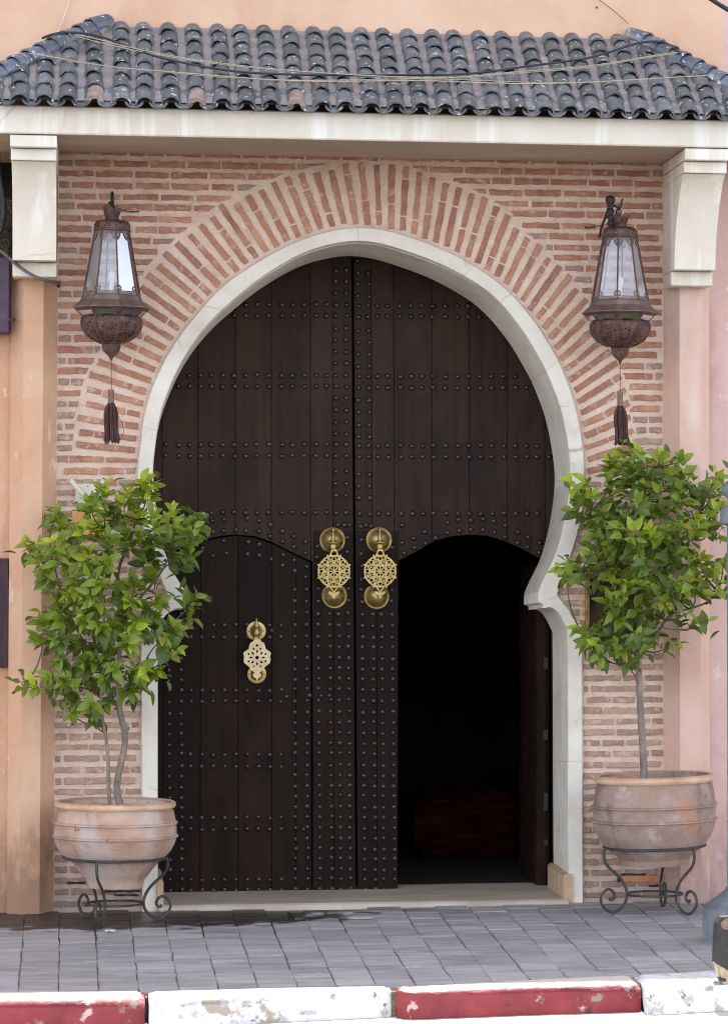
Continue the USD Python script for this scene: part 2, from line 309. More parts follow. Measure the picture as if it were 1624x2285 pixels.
M['kerb_white'] = mat('kerb_white', ramp3((.46, .46, .49), (.62, .62, .655), (.72, .72, .75)), 12, .7, .6, 45, spots=[((.30, .26, .23), 7, .58, .04), ((.36, .36, .40), 18, .56, .08), ((.20, .18, .17), 30, .64, .03)], bdist=.010)
M['rubble'] = mat('rubble', ramp3((.12, .08, .06), (.22, .16, .13), (.34, .26, .22)), 30, .95, 1, 60, bdist=.015)
M['road'] = mat('road', ramp3((.035, .034, .033), (.05, .048, .046), (.065, .063, .06)), 8, .9, .4, 60)
M['gutter'] = mat('gutter', ramp3((.34, .31, .27), (.42, .39, .34), (.48, .45, .40)), 8, .9, .4, 60)  # pale colour carries the sunlit look of the street; asphalt beyond stays dark
M['earth'] = mat('earth', ramp3((.10, .085, .07), (.13, .11, .09), (.16, .14, .115)), .6, .95)
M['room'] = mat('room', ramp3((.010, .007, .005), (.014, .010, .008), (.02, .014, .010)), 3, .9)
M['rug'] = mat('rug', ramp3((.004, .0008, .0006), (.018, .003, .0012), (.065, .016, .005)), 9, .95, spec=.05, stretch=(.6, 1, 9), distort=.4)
M['purple'] = mat('purple', ramp3((.040, .020, .040), (.065, .034, .066), (.09, .05, .09)), 10, .5, .2, 60)
M['purple_dark'] = mat('purple_dark', ramp3((.022, .008, .014), (.04, .015, .024), (.06, .026, .036)), 20, .6, .4, 60, stretch=(1, 1, .3))
M['cream'] = mat('cream', ramp3((.55, .52, .42), (.64, .61, .50), (.70, .67, .57)), 12, .5)
M['ochre'] = mat('ochre', ramp3((.48, .24, .06), (.62, .34, .10), (.70, .44, .17)), 12, .5)
M['cable'] = mat('cable', ramp3((.012, .013, .016), (.018, .02, .026), (.03, .033, .04)), 30, .5)
M['cable_grey'] = mat('cable_grey', ramp3((.06, .06, .065), (.10, .10, .105), (.15, .15, .15)), 30, .6)
M['string'] = mat('string', ramp3((.34, .27, .19), (.45, .37, .27), (.55, .47, .37)), 60, .9)
M['tassel'] = mat('tassel', ramp3((.020, .006, .006), (.050, .015, .014), (.085, .034, .030)), 60, .6, .4, 150, stretch=(1, 1, .05))
M['bulb'] = mat('bulb', ramp3((.75, .73, .70), (.8, .78, .75), (.85, .83, .80)), 10, .25)
M['post'] = mat('post', ramp3((.085, .10, .115), (.12, .14, .16), (.17, .19, .21)), 12, .55, .3, 60, spots=[((.40, .36, .32), 24, .70, .03)], bdist=.003)
M['straw'] = mat('straw', ramp3((.06, .045, .025), (.14, .10, .06), (.24, .18, .11)), 40, .9)
M['pale_wood'] = mat('pale_wood', ramp3((.30, .22, .15), (.46, .36, .27), (.58, .48, .38)), 30, .8, stretch=(1, 1, .1))
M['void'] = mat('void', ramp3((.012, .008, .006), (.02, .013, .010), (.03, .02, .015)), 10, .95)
M['plaque'] = mat('plaque', ramp3((.012, .010, .009), (.03, .018, .013), (.06, .03, .02)), 9, .15)

def leaf_mat(name, a, b, c):
    N = {"g": ("geometry", {}), "n": ("noise_texture", {"scale": 25.0, "detail": 3.0}), "r": ("rgb_ramp", {"ramp": ramp3(a, b, c)}),
         "oi": ("object_info", {}), "hs": ("hsv", {"hue": 0.5}),
         "wn": ("map_range", {"from_min": 0.0, "from_max": 1.0, "to_min": .75, "to_max": 1.25}),
         "p": ("principled_bsdf", {"roughness": .34, "specular_ior_level": .5}), "t": ("translucent_bsdf", {}), "mx": ("mix_closure", {"fac": .22}),
         "tc": ("hsv", {"hue": 0.485, "saturation": 1.1, "value": 1.7})}
    L = [("g.position", "n.vector"), ("n.fac", "r.fac"), ("g.random_per_island", "wn.value"), ("wn.result", "hs.value"), ("r.color", "hs.color"), ("hs.color", "p.base_color"),
         ("hs.color", "tc.color"), ("tc.color", "t.color"), ("p.BSDF", "mx.closure1"), ("t.BSDF", "mx.closure2")]
    return usdkit.material(stage, f'/World/Looks/{name}', N, L, surface="mx.closure")
M['leaf_dark'] = leaf_mat('leaf_dark', (0.095, 0.155, 0.022), (0.13, 0.2, 0.028), (0.165, 0.245, 0.038))
M['leaf_yellow'] = leaf_mat('leaf_yellow', (.36, .36, .05), (.46, .42, .07), (.40, .30, .06))
M['leaf_mid'] = leaf_mat('leaf_mid', (0.2, 0.295, 0.024), (0.255, 0.36, 0.032), (0.31, 0.41, 0.05))
M['leaf_new'] = leaf_mat('leaf_new', (0.38, 0.5, 0.022), (0.45, 0.57, 0.03), (0.5, 0.62, 0.06))

# lantern glass, pierced metal
M['glass'] = usdkit.material(stage, '/World/Looks/lantern_glass', {
    "f": ("fresnel", {"IOR": 1.75}), "t": ("transparent_bsdf", {"color": (.86, .86, .88)}), "gl": ("glossy_bsdf", {"color": (.60, .62, .70), "roughness": .2}),
    "d": ("diffuse_bsdf", {"color": (.75, .78, .85)}), "m0": ("mix_closure", {"fac": .13}), "m": ("mix_closure", {})},
    [("t.BSDF", "m0.closure1"), ("d.BSDF", "m0.closure2"), ("f.fac", "m.fac"), ("m0.closure", "m.closure1"), ("gl.BSDF", "m.closure2")], surface="m.closure")
M['pierced'] = usdkit.material(stage, '/World/Looks/pierced_metal', {
    "g": ("geometry", {}), "v": ("voronoi_texture", {"scale": 85.0, "randomness": .8}), "c": ("map_range", {"from_min": .28, "from_max": .34, "to_min": 0.0, "to_max": 1.0, "clamp": True}),
    "n": ("noise_texture", {"scale": 30.0}), "r": ("rgb_ramp", {"ramp": ramp3((.045, .020, .018), (.085, .042, .036), (.13, .075, .062))}),
    "p": ("principled_bsdf", {"roughness": .55, "metallic": .25}), "t": ("transparent_bsdf", {"color": (1, 1, 1)}), "m": ("mix_closure", {})},
    [("g.position", "v.vector"), ("v.distance", "c.value"), ("g.position", "n.vector"), ("n.fac", "r.fac"), ("r.color", "p.base_color"), ("c.result", "m.fac"), ("t.BSDF", "m.closure1"), ("p.BSDF", "m.closure2")], surface="m.closure")
# ================================================================== ground
_kb = np.array([ground(*p_)[:2] for p_ in ((-260, 2217), (0, 2217), (324, 2214), (333, 2215.5), (609, 2208), (891, 2202), (903, 2206), (1172, 2190), (1476, 2176), (1600, 2168), (2060, 2145))])
def ykx(x): return float(np.interp(x, _kb[:, 0], _kb[:, 1]))      # back edge of the kerb
YK = float(_kb[:, 1].min())
YF = YK - .30
ROAD_Z = on_plane(700, 2294, (0, 1, 0), YK - .27)[2]
def sheet(x0, x1, y0, y1, z, slope=0.0, n=1):
    V = [(x0, y0, z + slope * y0), (x1, y0, z + slope * y0), (x1, y1, z + slope * y1), (x0, y1, z + slope * y1)]
    return trimesh.Trimesh(np.array(V), np.array([(0, 1, 2), (0, 2, 3)]), process=False)
tag(part(None, 'road', sheet(-60, 60, -60, YK - .94, ROAD_Z - .004), M['road']), 'dark asphalt street in front of the painted kerb', 'road', kind='structure')
tag(part(None, 'gutter', sheet(-60, 60, YK - .95, YK + .2, ROAD_Z), M['gutter']), 'added pale strip of street along the painted kerb, sunlight put into its colour', 'road', kind='structure')
tag(part(None, 'terrain', sheet(-300, 300, -300, 300, ROAD_Z - .25), M['earth']), 'bare ground around the street', 'ground', kind='structure')

# pavement: a bed and its pavers
pav = thing('pavement', 'grey pavement of long concrete pavers between the gate and the kerb', 'pavement', kind='structure')
XL0, XR0 = -3.2, 6.5
part(pav, 'joint_bed', sheet(XL0 - 6, XR0 + 6, YK + .02, 0.06, -.009, SLOPE), M['joint'])
PW, PL = .158, .20
pieces = []
drain0, drain1 = ground(648, 2050), ground(838, 2031)
col = 0; xx = XL0
def skew(x, y): return x + .03 * y * (x - 1.0) * .35
while xx < XR0:
    off = (0.5 * PL if col % 2 else 0.0) + rng.uniform(-.012, .012)
    yy = -off + .02
    while yy > ykx(xx + PW / 2) + .01:
        y1 = min(yy, -.004); y0 = max(yy - PL, ykx(xx + PW / 2) + .004)
        yy -= PL
        if y1 - y0 < .03: continue
        cx_, cy_ = xx + PW / 2, (y0 + y1) / 2
        g = .0019
        dz = rng.uniform(-.0018, .0018); tx, ty = rng.uniform(-.008, .008), rng.uniform(-.009, .009)
        b = .003
        gy = .007; c = [(xx + g, y0 + gy), (xx + PW - g, y0 + gy), (xx + PW - g, y1 - gy), (xx + g, y1 - gy)]
        sh_ = rng.uniform(-.003, .003); c = [(p[0] + sh_ + rng.uniform(-.002, .002), p[1] + rng.uniform(-.004, .004)) for p in c]
        if drain0[0] - .02 < cx_ < drain1[0] + .02 and cy_ > drain0[1] - .06: continue
        V = []
        for lvl, ins in ((-.03, 0), (-.003, 0), (0, b)):
            for i, p in enumerate(c):
                sx, sy = np.sign(cx_ - p[0]) * ins, np.sign(cy_ - p[1]) * ins
                x_, y_ = skew(p[0] + sx, p[1] + sy), p[1] + sy
                V.append((x_, y_, gz(y_) + lvl + dz + (p[0] - cx_) * tx + (p[1] - cy_) * ty))
        Fc = []
        for l in (0, 4):
            for i in range(4):
                j = (i + 1) % 4; Fc += [(l + i, l + j, l + j + 4), (l + i, l + j + 4, l + i + 4)]
        Fc += [(8, 9, 10), (8, 10, 11)]
        m = trimesh.Trimesh(np.array(V), np.array(Fc), process=False)
        # in view?
        pt = np.array([skew(cx_, cy_), cy_, gz(cy_)]) - CAM
        dpt = pt @ FWD; ix = PX + F * (pt @ RGT) / dpt
        damp = math.hypot((skew(cx_, cy_) - X(250)) / 1.0, (cy_ + .3) / .28) < 1 + rng.uniform(-.25, .25)
        pieces.append((-60 < ix < IW + 60, cy_, m, damp))
    xx += PW; col += 1
vis = sorted([p for p in pieces if p[0]], key=lambda p: p[1])
for p in vis[:300]: part(pav, 'paver', p[2], M['paver'])
rest = [p[2] for p in vis[300:]] + [p[2] for p in pieces if not p[0]]
if rest: part(pav, 'outer_pavers', rest, M['paver'], kind='stuff')

# drain in the pavement
dr = thing('drain_cover', 'worn cement drain slab with a ragged dark slot below the doorstep', 'drain', loc=(*((drain0 + drain1) / 2)[:2], gz((drain0 + drain1)[1] / 2)))
dx0, dx1, dy0, dy1 = drain0[0], drain1[0], drain0[1], drain1[1]
slab = sbox(dx0 + .018, dy0, dx1 - .018, dy1)
hole = Polygon([(dx0 + .10 + .21 * t + rng.uniform(-.01, .01), (dy0 + dy1) / 2 + s * (.05 * math.sin(math.pi * t) + .012) + rng.uniform(-.006, .006)) for s, ts in ((-1, np.linspace(0, 1, 12)), (1, np.linspace(1, 0, 12))) for t in ts]).buffer(0)
def flat(poly, z0, z1):
    ms = []
    for g in getattr(poly, 'geoms', [poly]):
        m = trimesh.creation.extrude_polygon(g, z1 - z0, engine='earcut'); m.vertices[:, 2] += z0; ms.append(m)
    m = trimesh.util.concatenate(ms); m.vertices[:, 2] += SLOPE * m.vertices[:, 1]; return m
part(dr, 'slab', flat(slab.difference(hole), -.03, .002), M['paver'])
part(dr, 'slot', flat(hole, -.05, -.02), M['void'])
for xa in (dx0, dx1 - .016): part(dr, 'end_joint', flat(sbox(xa, dy0, xa + .016, dy1), -.03, -.006), M['void'])

# kerb stones
def kerb_stone(p0, p1, red, w0, w1, yaw0, yaw1, label):
    x0, x1 = p0, p1; n = 34
    t = np.linspace(0, 1, n); rows = []
    prof_n = 9
    V = []
    for i, u in enumerate(t):
        x = x0 + (x1 - x0) * u; w = w0 + (w1 - w0) * u; yb = ykx(x)
        zt = gz(yb) + .004
        prof = [(yb, zt - .12), (yb, zt - .006), (yb - .006, zt), (yb - w * .55, zt + .001), (yb - w * .86, zt - .004), (yb - w * 1.0, zt - .016),
                (yb - w * 1.0 - .007, (zt + ROAD_Z) / 2), (yb - w - .012, ROAD_Z + .012), (yb - w - .016, ROAD_Z - .05)]
        e = min(u, 1 - u) * (x1 - x0)
        rnd = .012 * max(0, 1 - e / .02) ** 2
        for k, (y, z) in enumerate(prof):
            nz = meshkit.fbm(np.array([x * 14, k * 1.7, p0]), 3) - .5
            a = .010 * nz if 2 <= k <= 7 else 0
            V.append((x, y + a + (rnd if k > 4 else -rnd if k < 2 else 0), z + a * (1.0 if k in (3, 4, 5) else .3) - (rnd if 2 <= k <= 5 else 0)))
    Fc = []
    for i in range(n - 1):
        for k in range(prof_n - 1):
            a, b = i * prof_n + k, (i + 1) * prof_n + k
            Fc += [(a, a + 1, b + 1), (a, b + 1, b)]
    c0, c1 = len(V), len(V) + 1
    V += [np.mean(V[:prof_n], axis=0), np.mean(V[-prof_n:], axis=0)]
    for k in range(prof_n - 1):
        Fc += [(c0, k + 1, k), (c1, (n - 1) * prof_n + k, (n - 1) * prof_n + k + 1)]
    m = trimesh.Trimesh(np.array(V), np.array(Fc), process=False)
    k = thing('kerb_stone', label, 'kerb stone', (x0, YK, gz(YK)), group='painted kerb stones along the street')
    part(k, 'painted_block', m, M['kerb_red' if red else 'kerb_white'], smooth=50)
kx = lambda px: ground(px, 2240)[0]
D = .0122
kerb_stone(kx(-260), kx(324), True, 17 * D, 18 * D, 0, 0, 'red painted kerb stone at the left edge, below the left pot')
kerb_stone(kx(333), kx(891), False, 19 * D, 6 * D, 0, 0, 'white painted chipped kerb stone below the double door')
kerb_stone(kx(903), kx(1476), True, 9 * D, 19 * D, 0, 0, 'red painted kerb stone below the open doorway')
kerb_stone(kx(1481), kx(2060), False, 26 * D, 28 * D, 0, 0, 'white painted scuffed kerb stone at the right edge, below the iron post')
for px in (328.5, 897, 1478.5):
    w = .004 if px != 897 else .010
    xk = kx(px); yk_ = ykx(xk)
    tag(part(None, 'kerb_joint', bx(xk - w, xk + w, yk_ - .07, yk_ + .01, ROAD_Z - .02, gz(yk_) - .012), M['rubble']), {328.5: 'crumbling brown joint between the left red and white kerb stones', 897: 'broad crumbling joint between white and red kerb stones below the door seam', 1478.5: 'thin joint between the right red and white kerb stones'}[px], 'kerb joint')

# ================================================================== walls
BX0, BX1 = X(124, 0, 1200), X(1480, 0, 1000)          # the brick panel between the pilasters
ZS = Z(350, 0, 800)                                   # underside of the cornice
TOPZ = 5.63
inner_px = [(352, 2022), (352, 1900), (352, 1700), (352, 1500), (352, 1407),
            (354, 1402), (362, 1384), (374, 1368), (388, 1359.5), (409, 1357), (410, 1348), (419.5, 1345.5),
            (420, 1337), (418.6, 1327), (403, 1303), (384, 1272), (368, 1232), (357, 1190), (349, 1140), (344, 1090), (342, 1050), (344, 1018),
            (347.3, 990), (351, 960), (359.6, 917.7), (372.2, 879.7), (386.3, 844.5), (406, 805), (431.3, 764.3), (462, 725), (496, 690), (532, 659), (573.4, 625.5), (620, 594.4), (682, 561.5), (735, 545),
            (798, 536.7), (854.4, 543.8), (910.6, 560.7), (957.5, 577.6), (990, 591.6), (1035, 615), (1081, 644), (1118, 677), (1148.5, 713), (1175, 750), (1199, 791), (1218, 826), (1233, 862), (1246, 897), (1256.6, 937), (1264, 975), (1270, 1015), (1272.3, 1062),
            (1269, 1103), (1262, 1150), (1253, 1192), (1234, 1250), (1206, 1308), (1201.5, 1322), (1201, 1345), (1211, 1348), (1212, 1357), (1238.5, 1361), (1251, 1376), (1260, 1393), (1265, 1404),
            (1265.5, 1409), (1266, 1500), (1266.5, 1700), (1268, 1900), (1269, 2004)]
outer_px = [(317, 2022), (317, 1900), (316, 1700), (315, 1500), (315, 1423),
            (316, 1405), (319, 1390), (330, 1386), (341, 1366), (356, 1347), (366, 1335), (373, 1327),
            (372, 1322), (366, 1308), (353, 1275), (341, 1240), (328, 1205), (318, 1167), (312, 1128), (308, 1085), (307, 1050), (310, 1018),
            (313.8, 990), (317.4, 952.8), (325.8, 910.6), (338.5, 868.4), (354, 832), (372, 795), (396, 755.9), (426, 716), (455, 682), (500, 635), (541.4, 604.8), (588, 575.7), (655, 541), (715, 520),
            (798, 506.3), (863, 513), (925, 531), (975, 550), (1012, 567), (1058, 592), (1105, 624), (1143, 657), (1175, 694), (1203, 731), (1227, 770), (1247, 806), (1262, 842), (1276, 882), (1288, 925), (1296, 968), (1302, 1013), (1303, 1066),
            (1300, 1115), (1296, 1160), (1286, 1200), (1268, 1255), (1250, 1305), (1244, 1324), (1245, 1330), (1254, 1341), (1262, 1352), (1272, 1365), (1280, 1380), (1290, 1387), (1298, 1398),
            (1299, 1425), (1299, 1500), (1299.5, 1700), (1300, 1900), (1300.5, 2002)]
assert len(inner_px) == len(outer_px)
from scipy.interpolate import CubicSpline
SUB = 3
def refine(pts, segs):
    out = []; pos = 0
    for a, b in segs:
        out += pts[pos:a]
        q = np.array(pts[a:b + 1], float); u = np.arange(len(q)); cs = CubicSpline(np.concatenate([[0], np.cumsum(np.linalg.norm(np.diff(q, axis=0), axis=1))]), q)
        uu = np.concatenate([cs.x[i] + (cs.x[i + 1] - cs.x[i]) * np.arange(SUB) / SUB for i in range(len(q) - 1)])
        out += [tuple(v) for v in cs(uu)]; pos = b
    return out + pts[pos:]
SEGS = [(5, 9), (13, 59), (62, 66)]
inner_px, outer_px = refine(inner_px, SEGS), refine(outer_px, [(13, 59)][:0] or SEGS)
def newi(i):
    n = i
    for a, b in SEGS: n += (SUB - 1) * (min(max(i, a), b) - a)
    return n
YS = -.022                                            # front of the stone surround
YR = .52                                              # back of the reveal
inner = np.array([at(*p, YS)[[0, 2]] for p in inner_px])
outer = np.array([at(*p, YS)[[0, 2]] for p in outer_px])
back = np.array([at(p[0] + .036 * (300 - p[0]), p[1] + .036 * (1480 - min(p[1], 1480)), YR)[[0, 2]] for p in inner_px])
back[:5, 0] = inner[:5, 0]; back[-5:, 0] = inner[-5:, 0] + .006
for arr in (inner, outer, back):
    arr[0, 1] = arr[-1, 1] = -.03
outer_poly = Polygon(list(outer) + [(outer[-1][0], -1), (outer[0][0], -1)]).buffer(0)

# the solid wall with the gate opening: mortar bed of the brick panel
brick_wall = thing('brick_wall', 'pink mortared wall of thin red bricks around the horseshoe gate', 'brick wall', (0, 0, 0))
panel = sbox(BX0, -.1, BX1, ZS + .1)
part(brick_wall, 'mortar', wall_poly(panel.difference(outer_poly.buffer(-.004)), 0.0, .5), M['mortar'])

# radial bricks above the arch
ring_px = [(165, 1010), (170, 960), (180, 905), (190, 850), (223, 787), (262, 722), (300, 655), (330, 599), (360, 570), (403, 528), (452, 486), (505, 452), (560, 425), (620, 398), (690, 378), (785, 362),
           (850, 366), (910, 376), (980, 395), (1040, 420), (1085, 446), (1120, 480), (1165, 520), (1210, 560), (1255, 606), (1300, 660), (1335, 720), (1365, 790), (1385, 850), (1398, 910), (1408, 970), (1412, 1020)]
ring = np.array([at(*p, 0)[[0, 2]] for p in ring_px])
ring_line = LineString(ring)
i0, i1 = newi(21), newi(53)
arc = LineString(outer[i0:i1 + 1])
ring_poly = Polygon(list(ring) + list(outer[i0:i1 + 1][::-1])).buffer(0)
brick_arch = thing('brick_arch', 'fan of radiating thin red bricks above the horseshoe arch', 'brick arch', tuple((outer[newi(37)][0], 0, outer[newi(37)][1])))
L = arc.length; nv = int(round(L / .0545)); rl = ring_line.length
# directions run from the arch normal to the matching place on the ring
vous = []
for i in range(nv):
    u = (i + .5) / nv
    a = np.array(arc.interpolate(u, normalized=True).coords[0]); a0 = np.array(arc.interpolate(max(0, u - .01), normalized=True).coords[0]); a1 = np.array(arc.interpolate(min(1, u + .01), normalized=True).coords[0])
    tn = (a1 - a0) / np.linalg.norm(a1 - a0); nm = np.array([-tn[1], tn[0]])
    rp = np.array(ring_line.interpolate(u, normalized=True).coords[0])
    d = rp - a; ln = np.linalg.norm(d); d = d / ln
    d = d * .6 + nm * .4; d /= np.linalg.norm(d)
    ht = .0145 if not (i % 7 == 3) else .0125
    s0 = .012 + rng.uniform(0, .008); end = ln + rng.uniform(-.02, .012)
    cuts = [s0]
    pos = s0
    first = rng.choice([.07, .12, .2, .24])
    pos += first
    while pos < end - .05:
        cuts.append(pos); pos += rng.uniform(.17, .26)
    cuts.append(end)
    pr = np.array([-d[1], d[0]])
    for c0, c1 in zip(cuts[:-1], cuts[1:]):
        if c1 - c0 < .03: continue
        w0 = ht * .93 + rng.uniform(-.0012, .0012); w1 = ht * (.96 + .12 * c1) + rng.uniform(-.0012, .0012)
        q = Polygon([a + d * (c0 + .004) - pr * w0, a + d * (c1 - .006) - pr * w1, a + d * (c1 - .006) + pr * w1, a + d * (c0 + .004) + pr * w0])
        q = q.intersection(panel.buffer(-.012)).difference(outer_poly.buffer(.008))
        if q.is_empty or q.area < .0005 or q.geom_type != 'Polygon': continue
        vous.append(q)
allv = unary_union([v.buffer(.004) for v in vous])
for q in vous[:300]:
    z = q.centroid.y
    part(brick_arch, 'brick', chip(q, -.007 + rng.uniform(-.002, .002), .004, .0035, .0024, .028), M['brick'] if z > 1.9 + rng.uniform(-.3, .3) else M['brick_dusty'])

# level courses
PITCH = .0515
ring_keep = unary_union([ring_poly, allv]).buffer(.012)
bricks = []
zc = .02; row = 0
while zc < ZS - .006:
    h = .0272 + rng.uniform(-.003, .003)
    z0 = zc + rng.uniform(-.002, .002)
    x = BX0 - (.08 if row % 2 else .0) - rng.uniform(0, .05)
    while x < BX1:
        wdt = rng.choice([.155, .165, .16, .10, .17]) + rng.uniform(-.008, .008)
        tl = rng.uniform(-.012, .012)
        q = Polygon([(x, z0), (x + wdt, z0 + tl * wdt), (x + wdt, z0 + h + tl * wdt), (x, z0 + h)])
        q = q.intersection(panel.buffer(-.006)).difference(outer_poly.buffer(.010)).difference(ring_keep)
        if not q.is_empty:
            for g in getattr(q, 'geoms', [q]):
                if g.geom_type == 'Polygon' and g.area > .00045: bricks.append(g)
        x += wdt + rng.uniform(.010, .016)
    zc += PITCH; row += 1
bricks.sort(key=lambda g: -g.area * (1.0 if g.centroid.y > 1.9 or g.centroid.y < .95 else .7))
def brick_mesh(g): return chip(g, -.007 + rng.uniform(-.002, .003), .004, .0035, .0028, .028)
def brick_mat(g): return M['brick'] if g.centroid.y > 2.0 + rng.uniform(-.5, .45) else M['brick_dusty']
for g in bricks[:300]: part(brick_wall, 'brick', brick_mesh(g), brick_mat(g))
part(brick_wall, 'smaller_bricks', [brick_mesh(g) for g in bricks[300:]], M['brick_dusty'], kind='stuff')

def spot(x0, x1, y0, y1): a_, b_ = at(x0, y1, 0), at(x1, y0, 0); return sbox(a_[0], a_[2], b_[0], b_[2])
part(brick_wall, 'brick', chip(spot(1386, 1486 - 8, 1954, 1969), -.009, .004, .003, .003, .02), M['orange_brick'], label='bright orange brick laid bare by broken mortar')
for b in ((1384, 1440, 1949.5, 1954), (1448, 1500 - 22, 1975, 1979), (1378, 1383, 1957, 1968)): part(brick_wall, 'gap', chip(spot(*b), -.0095, .004, .001, .002, .02), M['void'])
for b in ((232, 312, 1986, 1992), (150, 205, 1968, 1973), (255, 310, 1996, 2000)): part(brick_wall, 'gap', chip(spot(*b), -.0095, .004, .001, .003, .015), M['void'])

# stone surround, cut into blocks
sur = thing('stone_surround', 'pale limestone horseshoe surround with corbelled imposts framing the wooden gate', 'stone surround', (outer[0][0], 0, 0))
def surround_block(a, b):
    g = .0005
    I, O, B = inner[a:b + 1].copy(), outer[a:b + 1].copy(), back[a:b + 1].copy()
    for A in (I, O, B):
        if a > 0: d = A[1] - A[0]; A[0] += d / np.linalg.norm(d) * g
        if b < len(inner) - 1: d = A[-2] - A[-1]; A[-1] += d / np.linalg.norm(d) * g
    n = len(I); e = .004
    # rings: outer back, outer front edge, front (inset), front inner (inset), inner edge, reveal back
    def inset(P, Q): d = Q - P; return P + d / np.linalg.norm(d, axis=1, keepdims=True) * e
    layers = [np.column_stack([O[:, 0], np.full(n, .03), O[:, 1]]), np.column_stack([O[:, 0], np.full(n, YS + e), O[:, 1]]),
              np.column_stack([inset(O, I)[:, 0], np.full(n, YS), inset(O, I)[:, 1]]), np.column_stack([inset(I, O)[:, 0], np.full(n, YS), inset(I, O)[:, 1]]),
              np.column_stack([I[:, 0], np.full(n, YS + e), I[:, 1]]), np.column_stack([B[:, 0], np.full(n, YR), B[:, 1]])]
    V = np.vstack(layers); Fc = []
    for l in range(5):
        for i in range(n - 1):
            p, q = l * n + i, (l + 1) * n + i
            Fc += [(p, q, q + 1), (p, q + 1, p + 1)]
    for i, fl in ((0, 0), (n - 1, 1)):
        idx = [l * n + i for l in range(6)]
        for k in range(1, 5):
            t = (idx[0], idx[k], idx[k + 1]); Fc.append(t if fl else t[::-1])
    m = trimesh.Trimesh(V, np.array(Fc), process=False)
    return m
cutsI = [newi(i) for i in (0, 3, 12, 23, 30, 36, 41, 47, 55, 60, 69)] + [len(inner) - 1]
for a, b in zip(cutsI[:-1], cutsI[1:]):
    m = surround_block(a, b)
    part(sur, 'stone_block', m, M['stone'], smooth=28)
# thickness of the wall behind the outline, so that no light enters at the surround's back
part(sur, 'core', wall_poly(outer_poly.difference(Polygon(list(np.where(True, back, back)) + [(back[-1][0], -1), (back[0][0], -1)]).buffer(.012)).intersection(sbox(-9, -.02, 9, 9)), .035, .5), M['stone'])
def plinth(x0, x1, flip):
    z0, z1 = 0.0, Z(1949, 0, 1250)
    pts = [(x0, z0), (x1, z0), (x1, z1 - .012), (x1 - .012, z1), (x0, z1)] if not flip else [(x0, z0), (x1, z0), (x1, z1), (x0 + .012, z1), (x0, z1 - .012)]
    return wall_poly(Polygon(pts), YS - .012, YR - .005)
part(sur, 'plinth_block', plinth(inner[0][0] - .004, inner[0][0] + .026, False), M['jamb_base'])
part(sur, 'plinth_block', plinth(inner[-1][0] - .026, inner[-1][0] + .014, True), M['jamb_base'], label='stained brown plinth block at the foot of the right jamb')

# doorstep
st = tag(part(None, 'doorstep', bx(inner[0][0] + .001, inner[-1][0] - .001, -.055, .75, -.06, .022, .008), M['threshold']), 'worn beige stone doorstep below the double gate', 'doorstep')

# pilasters
def pilaster(px0, px1, mt, label):
    x0, x1 = X(px0, 0, 1300), X(px1, 0, 1300)
    p, w = .10, .062
    sec = np.array([(x0, .3), (x0, .0), (x0 + w, -p), (x1 - w, -p), (x1, .0), (x1, .3)])
    e = .006
    zt = Z(612, 0, px0) + .06 if px0 < 800 else ZS - .001
    n = len(sec); zs = [-.05, .6, 1.3, 2.0, 2.7, zt]
    V = []; Fc = []
    for z in zs:
        for s in sec: V.append((s[0], s[1], z))
    for i in range(len(zs) - 1):
        for j in range(n - 1):
            a, b = i * n + j, (i + 1) * n + j; Fc += [(a, a + 1, b + 1), (a, b + 1, b)]
    t = thing('pilaster', label, 'pilaster', ((x0 + x1) / 2, 0, 0), group='pilasters beside the gate')
    m = trimesh.Trimesh(np.array(V), np.array(Fc), process=False).subdivide().subdivide()
    v = m.vertices; nz = (meshkit.fbm(v * np.array([9, 9, 5]), 3) - .5) * .008
    v[:, 1] += np.where(v[:, 1] < .05, nz, 0); m.vertices = v
    part(t, 'shaft', m, mt, smooth=20)
    return x0, x1
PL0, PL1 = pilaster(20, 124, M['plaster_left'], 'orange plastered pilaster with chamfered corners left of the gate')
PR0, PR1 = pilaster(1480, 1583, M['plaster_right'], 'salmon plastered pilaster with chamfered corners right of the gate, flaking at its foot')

# side walls and upper wall
def plain_wall(name, x0, x1, z0, z1, y0, y1, mt, label):
    t = thing(name, label, 'wall', (x0, y0, z0))
    m = bx(x0, x1, y0, y1, z0, z1)
    part(t, 'plaster', m, mt)
    return t
ZH = Z(575, 0, 5)
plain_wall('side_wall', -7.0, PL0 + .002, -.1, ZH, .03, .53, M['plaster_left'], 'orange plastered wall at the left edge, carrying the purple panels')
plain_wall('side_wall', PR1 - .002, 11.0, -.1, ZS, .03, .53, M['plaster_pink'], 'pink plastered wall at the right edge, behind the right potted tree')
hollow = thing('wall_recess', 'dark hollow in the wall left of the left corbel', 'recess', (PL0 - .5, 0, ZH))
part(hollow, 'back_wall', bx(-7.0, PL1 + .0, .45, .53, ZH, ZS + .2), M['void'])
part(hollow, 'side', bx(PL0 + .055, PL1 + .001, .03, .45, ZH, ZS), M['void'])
up = thing('upper_wall', 'peach plastered house wall above the tiled roof', 'wall', (0, 0, ZS))
XU = X(1612, 0, 100)
part(up, 'plaster', bx(-7.0, XU, 0.0, .5, ZS, TOPZ), M['plaster'])
part(up, 'pink_strip', bx(XU, 11.0, 0.0, .5, ZS, TOPZ), M['plaster_pink'], label='pink strip at the right end')

